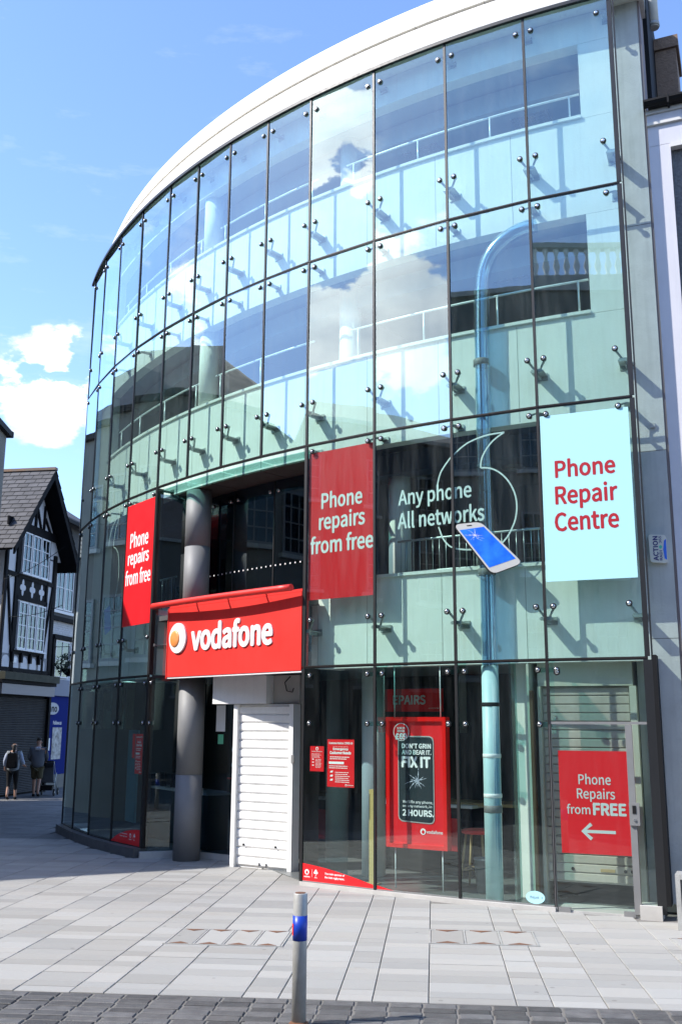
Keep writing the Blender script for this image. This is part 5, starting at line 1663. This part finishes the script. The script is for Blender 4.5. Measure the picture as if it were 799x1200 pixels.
sash(t, HF, 1.25, 2.35, 3.68, 4.95, 2, 2, y=-0.04, d=0.05)
MB().box(1.02, 2.6, -0.10, 0.01, 4.98, 5.13).obj('window_hood', M_TIMB, t, HF)
MB().box(1.02, 1.20, -0.06, 0.01, 3.66, 4.975).obj('window_jamb', M_TIMB, t, HF)
MB().box(0.0, W_, -0.15, 0.0, 5.60, 5.74).obj('string_course', M_TIMB, t, HF)
rf = MB(); rf.add([(-0.1, -0.35, 9.2), (W_ + .2, -0.35, 9.2), (W_ + .2, 2.6, 11.0), (-0.1, 2.6, 11.0), (-0.1, -0.35, 9.08), (W_ + .2, -0.35, 9.08)], [(0, 1, 2, 3), (4, 5, 1, 0)])
rf.obj('roof', M_SLATE, t, HF)
MB().box(-0.1, W_, -0.42, -0.3, 9.0, 9.12).obj('gutter', M_BLACK, t, HF)
# blue shopfront
MB().box(0.2, W_, -0.10, 0.028, 0.45, 3.05).obj('blue_shopfront', M_BLUE, t, HF)
MB().box(0.1, W_, -0.20, 0.028, 3.055, 3.6).obj('shop_sign', mat('slate_blue_board', (0.10, 0.13, 0.22), .5), t, HF)
MB().box(0.2, W_, -0.12, 0.028, 0.0, 0.445).obj('stall_riser', M_KERBD, t, HF)
disc(0.95, 2.62, 0.45, 0.20, -0.22, 0.10, 20).obj('sign_roundel', mat('pale_grey_board', (0.35, 0.37, 0.42), .5), t, HF)
text('nno', t, HF, 0.65, 1.25, 2.52, 2.68, -0.223, M_BLACK, bold=.03)
MB().box(0.75, 1.0, -0.115, -0.102, 1.8, 1.98).obj('notice', M_WHITE2, t, HF)
MB().box(0.8, 1.1, -0.115, -0.102, 1.25, 1.65).obj('notice', M_WHITE2, t, HF)
MB().box(0.55, 0.85, -0.115, -0.102, 0.65, 1.25).obj('notice', mat('grey_print', (0.2, 0.2, 0.2), .6), t, HF)
MB().box(1.25, 1.95, -0.115, -0.102, 0.95, 2.0).obj('poster', mat('black_white_print', (0.12, 0.12, 0.13), .5, noise=.9, nscale=7, dark=(0.6, 0.6, 0.6)), t, HF)
text('Follow us', t, HF, 1.28, 1.9, 2.1, 2.22, -0.104, M_WHITE2, bold=.02)
# hanging basket: dark foliage at the corner bracket
t2 = thing('hanging_basket', 'dark leafy hanging basket on the corner of the white house', 'hanging basket', HF @ Matrix.Translation((0.35, -0.55, 4.1)))
BMx = HF @ Matrix.Translation((1.15, -0.60, 3.95))
MB().lathe([(0.05, -0.25), (0.22, -0.1), (0.26, 0.0)], n=14).obj('basket', M_TIMB, t2, BMx)
lf = MB(); rc = random.Random(5)
for k in range(420):
    a, b_, r_ = rc.uniform(0, 2 * pi), rc.uniform(-0.8, 1.3), 0.5 * rc.random() ** 0.4
    p = Vector((r_ * cos(a) * cos(b_), r_ * sin(a) * cos(b_), r_ * sin(b_) * 0.9 + 0.1)); u = Vector((rc.gauss(0, 1), rc.gauss(0, 1), rc.gauss(0, 1))).normalized() * 0.06
    v = u.orthogonal().normalized() * 0.035
    lf.add([p - u, p + v, p + u, p - v], [(0, 1, 2, 3)])
lf.obj('foliage', mat('dark_leaves', (0.02, 0.035, 0.015), .6, rnd=.4, island=True), t2, BMx)
MB().tube([(0, 0.6, 0.75), (0, 0, 0.75), (0, 0, 0.1)], 0.015, 6).obj('hook', M_BLACK, t2, BMx)

# =====================================================================================================
# STREET BUILDINGS TO THE LEFT AND BEHIND THE CAMERA (they shade the corner and show in the glass)
# =====================================================================================================


def block(name, label, poly, z1, mats, wins, roof_h=0, ridge=None, cat='building'):
    """poly counter-clockwise; wins: list of (edge index, [x centres], [(z0,z1)], width)"""
    cx = sum(p[0] for p in poly) / len(poly); cy = sum(p[1] for p in poly) / len(poly)
    t = thing(name, label, cat, Matrix.Translation((cx, cy, 0)))
    MB().prism(poly, 0, z1, axis='xy').obj('wall', mats[0], t)
    # eaves board
    for i in range(len(poly)):
        a, b = poly[i], poly[(i + 1) % len(poly)]
        L_ = hypot(b[0] - a[0], b[1] - a[1]); F = frame(a[0], a[1], b[0] - a[0], b[1] - a[1])
        MB().box(-0.14, L_ + 0.14, -0.14, -0.002, z1 - 0.12, z1 + 0.03 + 0.002 * i).obj('eaves', mats[2], t, F)
    for e, xs, zs, ww in wins:
        a, b = poly[e], poly[(e + 1) % len(poly)]
        F = frame(a[0], a[1], b[0] - a[0], b[1] - a[1])
        for (za, zb) in zs:
            for xc in xs:
                sash(t, F, xc - ww / 2, xc + ww / 2, za, zb, 3, 4, y=-0.06, d=0.05, fr=0.07, bar=0.035, paint=M_WF2)
                MB().box(xc - ww / 2 - 0.1, xc + ww / 2 + 0.1, -0.14, -0.002, za - 0.12, za - 0.01).obj('window_sill', M_STONE, t, F)
    if roof_h:
        rv = [(p[0], p[1], z1 + 0.04) for p in poly]; n = len(rv)
        m = MB(); (ra, rb) = ridge; m.v = rv + [(*ra, z1 + roof_h), (*rb, z1 + roof_h)]
        for i in range(n):
            j = (i + 1) % n
            da = [hypot(rv[q_][0] - ra[0], rv[q_][1] - ra[1]) < hypot(rv[q_][0] - rb[0], rv[q_][1] - rb[1]) for q_ in (i, j)]
            if da[0] == da[1]: m.f.append((i, j, n if da[0] else n + 1))
            else: m.f.append((i, j, n if da[1] else n + 1, n if da[0] else n + 1))
            m.s.append(False)
        m.obj('roof', mats[1], t)
    return t


M_SLR = mat('dark_roof_sheet', (0.06, 0.06, 0.065), 0.8, noise=.4, nscale=2)
left = [(-8.6, 18.4), (-9.14, 26.0), (-16, 27), (-20, 12), (-14.6, 12.15), (-11.7, 13.6), (-10.3, 15.3)]
left = [(-14.6, 12.15), (-11.7, 13.6), (-10.3, 15.3), (-8.6, 18.4), (-9.14, 26.0), (-17, 27), (-21, 13)]
block('corner_building', 'dark grey rendered corner building cut off at the left edge with projecting eaves', left, 9.9, (M_GREYR, M_SLR, M_BLACK),
      [(3, [1.2, 3.4, 5.6], [(3.6, 5.2), (6.5, 8.2)], 1.0), (2, [1.7], [(3.6, 5.2), (6.5, 8.2)], 1.0), (1, [1.1], [(3.6, 5.2), (6.5, 8.2)], 0.9), (0, [1.6], [(3.6, 5.2), (6.5, 8.2)], 0.9)],
      roof_h=3.0, ridge=((-13.5, 16.5), (-12.6, 23.5)))
# its shop level
F = frame(-8.6, 18.4, -0.54, 7.6)
opp = [(-17.5, -1.5), (-10, -9.2), (-4.2, -2.9), (-10.6, 3.4)]
tb_ = block('tall_street_building', 'tall street building behind the viewpoint mirrored in the glass', opp, 15.0, (M_GREYR, M_SLR, M_STONE),
            [(2, [1.2, 3.3, 5.4, 7.5], [(3.4, 5.2), (6.4, 8.2), (9.4, 11.2)], 1.0)], roof_h=1.8, ridge=((-12.8, -2.8), (-9.2, -3.4)))
# stone balustrade along its front
F = frame(-4.2, -2.9, -6.4, 6.3)
MB().box(0, 4.9, 0.0, 0.25, 15.05, 15.45).obj('balustrade_base', M_STONE, tb_, F)
MB().box(0, 4.9, -0.03, 0.28, 16.35, 16.5).obj('balustrade_rail', M_STONE, tb_, F)
bal = MB().lathe([(0.09, 0), (0.09, 0.06), (0.05, 0.1), (0.11, 0.32), (0.05, 0.6), (0.06, 0.75), (0.09, 0.82), (0.09, 0.9)], n=10).mesh('baluster', M_WHITE2)
for k in range(15):
    link(bpy.data.objects.new('baluster', bal), tb_, F @ Matrix.Translation((0.2 + k * 0.315, 0.12, 15.45)))
far = [(-18, -3), (-18, 11.4), (-28, 11.4), (-28, -3)]
block('side_street_building', 'wide dark rendered building beyond the left edge mirrored in the first floor glass', far, 12.6, (M_GREYR2, M_SLR, M_STONE),
      [(0, [1.5, 4.2, 6.9, 9.6, 12.3], [(3.4, 5.2), (6.6, 8.4), (9.6, 11.2)], 1.1)], roof_h=2.4, ridge=((-23, 0), (-23, 8)))
row = [(-4.0, -9.0), (14, -12.0), (15, -20), (-4.5, -18)]
row = row[::-1]
block('terrace_row', 'long pale rendered terrace far behind the viewpoint', row, 10.5, (M_GREYR, M_SLR, M_STONE),
      [(2, [2, 5, 8, 11, 14, 17], [(3.4, 5.2), (6.6, 8.4)], 1.1)], roof_h=3, ridge=((14, -16), (-3.5, -14)))
# street lamp wires
for k, (p0, p1, lab) in enumerate((((-9.6, 28.0, 6.15), (-6.2, 21.9, 6.0), 'upper thin black wire sagging from timber house to glass building'), ((-9.9, 29.5, 5.25), (-6.3, 22.4, 4.75), 'lower thin black wire crossing in front of the timber house'))):
    p0, p1 = Vector(p0), Vector(p1)
    pts = [p0.lerp(p1, s / 10) - Vector((0, 0, 0.10 * 4 * (s / 10) * (1 - s / 10))) for s in range(11)]
    o = MB().tube(pts, 0.008, 5).obj('overhead_wire', M_BLACK)
    tag(o, lab, 'wire')

# =====================================================================================================
# PEOPLE IN THE SIDE STREET
# =====================================================================================================


def skin(name, verts, edges, radii, material, parent, M, sub=2, root=0):
    me = bpy.data.meshes.new(name); me.from_pydata(verts, edges, []); me.materials.append(material)
    o = bpy.data.objects.new(name, me); link(o, parent, M)
    md = o.modifiers.new('skin', 'SKIN'); md.use_smooth_shade = True
    for i, r in enumerate(radii):
        r = r if isinstance(r, tuple) else (r, r)
        me.skin_vertices[0].data[i].radius = r
    me.skin_vertices[0].data[root].use_root = True
    sb = o.modifiers.new('sub', 'SUBSURF'); sb.levels = sub; sb.render_levels = sub
    # bake, so the figure is a plain mesh
    dg = bpy.context.evaluated_depsgraph_get()
    nm = bpy.data.meshes.new_from_object(o.evaluated_get(dg)); o.modifiers.clear(); o.data = nm
    for p in nm.polygons: p.use_smooth = True
    return o


def hand(verts, edges, radii, wrist, d, side):
    """palm, four curled fingers and a thumb grown from the wrist vertex"""
    w = len(verts) - 1
    base = Vector(wrist); d = Vector(d).normalized(); sd = Vector((0, 1, 0)) * side
    palm = base + d * 0.07
    verts.append(tuple(palm)); edges.append((w, len(verts) - 1)); radii.append((0.036, 0.020)); pv = len(verts) - 1
    for k, L_ in enumerate((0.075, 0.085, 0.08, 0.062)):
        o_ = Vector((0, (k - 1.5) * 0.021, 0))
        p1 = palm + o_ + d * L_ * 0.55; p2 = p1 + (d * 0.7 + Vector((0.25, 0, -0.4))).normalized() * L_ * 0.5
        verts.append(tuple(p1)); edges.append((pv, len(verts) - 1)); radii.append(0.0095)
        verts.append(tuple(p2)); edges.append((len(verts) - 2, len(verts) - 1)); radii.append(0.0075)
    p1 = base + d * 0.035 + sd * 0.035; p2 = p1 + (d + sd * 0.5).normalized() * 0.045
    verts.append(tuple(p1)); edges.append((w, len(verts) - 1)); radii.append(0.013)
    verts.append(tuple(p2)); edges.append((len(verts) - 2, len(verts) - 1)); radii.append(0.009)


def person(M, label, h, male, armL, armR, stride):
    """figure walking along local +x; local y is its left"""
    t = thing('person', label, 'person', M)
    s = h / 1.75
    sw_ = 0.20 if male else 0.175
    hp = 0.09 if male else 0.095
    V = [(0, 0, .96), (0.0, 0, 1.15), (0.015, 0, 1.36), (0.01, 0, 1.48), (0.02, 0, 1.54), (0.035, 0, 1.62), (0.03, 0, 1.70)]
    E_ = [(0, 1), (1, 2), (2, 3), (3, 4), (4, 5), (5, 6)]
    Rr = [(.12, .15), (.115, .135), (.12, .165), (.07, .09), .055, (.085, .075), (.075, .068)]
    def limb(ps, rs, at):
        prev = at
        for p, r in zip(ps, rs):
            V.append(p); Rr.append(r); E_.append((prev, len(V) - 1)); prev = len(V) - 1
    for sd, arm in ((1, armL), (-1, armR)):
        limb([(0.0, sd * sw_, 1.42), arm[0], arm[1]], [.06, .043, .028], 2)
        w = Vector(arm[1]); hand(V, E_, Rr, w, w - Vector(arm[0]), -sd)
    for sd in (1, -1):
        st = stride * sd
        limb([(0, sd * hp, .90), (st * 0.55 + 0.03, sd * hp, .50), (st - (0.06 if st < 0 else 0), sd * hp, .09 + (0.05 if st < 0 else 0)), (st + 0.10, sd * hp, .035)], [.088, .058, .038, (.045, .03)], 0)
    V2 = [(a * s, b * s, c * s) for a, b, c in V]
    R2 = [(r[0] * s, r[1] * s) if isinstance(r, tuple) else r * s for r in Rr]
    skin('body', V2, E_, R2, M_SKIN, t, M, 1)
    K = lambda ps: [(a * s, b * s, c * s) for a, b, c in ps]
    # face: nose, eyes, ears
    f = MB()
    f.add(K([(.115, -.012, 1.595), (.115, .012, 1.595), (.142, 0, 1.60), (.118, 0, 1.645)]), [(0, 1, 2), (1, 3, 2), (3, 0, 2)])
    f.obj('nose', M_SKIN, t, M)
    for sd in (1, -1):
        MB().lathe([(0.012 * s, 0), (0.008 * s, 0.006 * s)], M=Matrix.Translation((.112 * s, sd * .03 * s, 1.64 * s)) @ Matrix.Rotation(pi / 2, 4, 'Y'), n=8).obj('eye', M_BLACK, t, M)
        MB().lathe([(0.02 * s, 0), (0.026 * s, 0.008 * s), (0.015 * s, 0.012 * s)], M=Matrix.Translation((.03 * s, sd * .078 * s, 1.62 * s)) @ Matrix.Rotation(-sd * pi / 2, 4, 'X'), n=10).obj('ear', M_SKIN, t, M)
    MB().box(.11 * s, .118 * s, -.022 * s, .022 * s, 1.565 * s, 1.573 * s).obj('mouth', mat('lips', (0.3, 0.1, 0.09), .5), t, M)
    # hair
    if male: hv, hr = [(.0, 0, 1.66), (0.01, 0, 1.73), (0.045, 0, 1.735)], [(.09, .085), (.075, .07), .05]
    else: hv, hr = [(.0, 0, 1.68), (-0.03, 0, 1.60), (-0.06, 0, 1.50), (-0.065, 0, 1.42)], [(.095, .088), (.075, .08), (.05, .06), .03]
    skin('hair', K(hv), [(i, i + 1) for i in range(len(hv) - 1)], [(r[0] * s, r[1] * s) if isinstance(r, tuple) else r * s for r in hr], M_HAIR, t, M, 2)
    # top: torso with sleeves
    top_m = M_HOOD if male else M_SHIRTG
    hem = .80 if male else .78
    v = [(0, 0, hem), (0, 0, 1.12), (0.01, 0, 1.36), (0.01, 0, 1.47)]; e = [(0, 1), (1, 2), (2, 3)]; r = [(.185, .225), (.165, .20), (.165, .215), (.08, .105)]
    for sd, arm in ((1, armL), (-1, armR)):
        v.append((0, sd * sw_, 1.42)); e.append((2, len(v) - 1)); r.append(.078)
        v.append(arm[0]); e.append((len(v) - 2, len(v) - 1)); r.append(.062)
        if male:
            q = Vector(arm[0]).lerp(Vector(arm[1]), .92); v.append(tuple(q)); e.append((len(v) - 2, len(v) - 1)); r.append(.045)
    skin('jacket' if male else 'top', K(v), e, [(x_[0] * s, x_[1] * s) if isinstance(x_, tuple) else x_ * s for x_ in r], top_m, t, M, 2)
    if not male:
        for sd, arm in ((1, armL), (-1, armR)):
            q = Vector(arm[0]).lerp(Vector(arm[1]), .9)
            skin('sleeve', K([(0, sd * sw_, 1.43), arm[0], tuple(q)]), [(0, 1), (1, 2)], [.082 * s, .066 * s, .05 * s], M_TOP, t, M, 2)
    # lower garment
    v = [(0, 0, .98)]; e = []; r = [(.135, .165)]
    for sd in (1, -1):
        st = stride * sd; kn = (st * 0.55 + 0.03, sd * hp, .50)
        v.append((0, sd * hp, .86)); e.append((0, len(v) - 1)); r.append(.115)
        v.append((kn[0], kn[1], kn[2])); e.append((len(v) - 2, len(v) - 1)); r.append(.095 if male else .07)
        if not male:
            v.append((st * 0.85, sd * hp, .27)); e.append((len(v) - 2, len(v) - 1)); r.append(.055)
    skin('shorts' if male else 'leggings', K(v), e, [(x_[0] * s, x_[1] * s) if isinstance(x_, tuple) else x_ * s for x_ in r], M_SHORTS if male else M_BLACK, t, M, 2)
    for sd in (1, -1):
        st = stride * sd; z0 = 0.05 if st < 0 else 0.0
        skin('shoe', K([(st - 0.05, sd * hp, .05 + z0), (st + 0.05, sd * hp, .042 + z0 * .5), (st + 0.16, sd * hp, .033)]), [(0, 1), (1, 2)], [.048 * s, .048 * s, .038 * s], M_BLACK, t, M, 2)
    if male:
        skin('hood', K([(-0.10, 0.07, 1.44), (-0.135, 0, 1.43), (-0.10, -0.07, 1.44)]), [(0, 1), (1, 2)], [.05 * s, .06 * s, .05 * s], mat('pale_hood_lining', (0.40, 0.42, 0.48), .9), t, M, 2, 1)
    return t


# both walk away down the street
ang = radians(98)
PMn = Matrix.Translation((-8.98, 30.4, 0)) @ Matrix.Rotation(ang, 4, 'Z')
person(PMn, 'man in grey hooded jacket and dark shorts pushing a pushchair down the shaded street', 1.70, True,
       ((-0.02, 0.27, 1.17), (0.22, 0.22, 1.05)), ((0.02, -0.27, 1.17), (0.26, -0.20, 1.05)), 0.17)
PMw = Matrix.Translation((-9.32, 29.2, 0)) @ Matrix.Rotation(ang, 4, 'Z')
tw = person(PMw, 'woman in pale top with black backpack and dark leggings walking beside the pushchair', 1.60, False,
            ((-0.04, 0.25, 1.17), (0.10, 0.26, 0.98)), ((0.0, -0.26, 1.18), (0.18, -0.30, 1.06)), -0.14)
t = thing('backpack', 'black backpack worn by the woman in the pale top', 'backpack', PMw @ Matrix.Translation((-0.2, 0, 1.0)))
m = MB(); m.prism(rquad([Vector((-0.15, 0.88)), Vector((0.15, 0.88)), Vector((0.13, 1.30)), Vector((-0.13, 1.30))], 0.06), 0.12, 0.27)
RB = PMw @ Matrix.Rotation(pi / 2, 4, 'Z')
m2 = MB(); m2.add([(x_, y_, z_) for x_, y_, z_ in m.v], m.f)
m2.obj('bag_body', M_BLACK, t, RB)
MB().box(-0.10, 0.10, 0.271, 0.31, 0.91, 1.08).obj('front_pocket', M_BLACK, t, RB)
for sx in (-1, 1):
    MB().tube([(sx * .09, 0.13, 1.28), (sx * .10, 0.0, 1.36), (sx * .11, -0.13, 1.28), (sx * .12, -0.10, 1.05), (sx * .12, 0.10, 0.95)], 0.014, 6).obj('strap', M_BLACK, t, RB)

# pushchair in front of the man
PC = Matrix.Translation((-8.82, 31.05, 0)) @ Matrix.Rotation(radians(94), 4, 'Z')
t = thing('pushchair', 'black folding pushchair with grey seat pushed by the man in the hooded jacket', 'pushchair', PC)
for sd in (-1, 1):
    y_ = sd * 0.22
    MB().tube([(-0.42, y_, 1.02), (-0.30, y_, 0.92), (0.05, y_, 0.42), (0.30, y_, 0.10)], 0.013, 8).obj('frame_tube', M_RAIL2, t, PC)
    MB().tube([(-0.22, y_, 0.10), (-0.02, y_, 0.52), (0.08, y_, 0.66)], 0.013, 8).obj('frame_tube', M_RAIL2, t, PC)
    for xw in (-0.24, 0.32):
        MW_ = PC @ Matrix.Translation((xw, y_ + sd * 0.02, 0.105)) @ Matrix.Rotation(pi / 2, 4, 'X')
        w_ = MB(); w_.lathe([(0.075, -0.018), (0.10, -0.016), (0.105, 0.0), (0.10, 0.016), (0.075, 0.018)], n=20)
        wo = w_.obj('wheel', M_BLACK, t, MW_)
        MB().lathe([(0.03, -0.021), (0.03, 0.021)], n=12).obj('hub', M_RAIL2, wo, MW_)
MB().cyl((-0.42, -0.22, 1.02), (-0.42, 0.22, 1.02), 0.018, n=10).obj('handle_bar', M_BLACK, t, PC)
MB().cyl((-0.24, -0.22, 0.12), (-0.24, 0.22, 0.12), 0.010, n=8).obj('axle', M_RAIL2, t, PC)
s_ = MB(); YP = PC @ Matrix.Rotation(0, 4, 'Z')
s_.prism([(-0.16, 0.40), (0.22, 0.36), (0.24, 0.40), (-0.10, 0.46), (-0.24, 0.92), (-0.29, 0.91)], -0.19, 0.19)
s_.obj('seat', M_HOOD, t, PC)
hd = MB(); n = 8
for k in range(n):
    a0, a1 = radians(60 + k * 12), radians(60 + (k + 1) * 12)
    for sd in (0,):
        hd.add([(-0.18 + 0.30 * cos(a0), -0.2, 0.72 + 0.28 * sin(a0)), (-0.18 + 0.30 * cos(a0), 0.2, 0.72 + 0.28 * sin(a0)), (-0.18 + 0.30 * cos(a1), 0.2, 0.72 + 0.28 * sin(a1)), (-0.18 + 0.30 * cos(a1), -0.2, 0.72 + 0.28 * sin(a1))], [(0, 1, 2, 3)])
hd.obj('sun_hood', M_BLACK, t, PC)
MB().box(-0.18, 0.14, -0.17, 0.17, 0.16, 0.30).obj('basket', M_BLACK, t, PC)
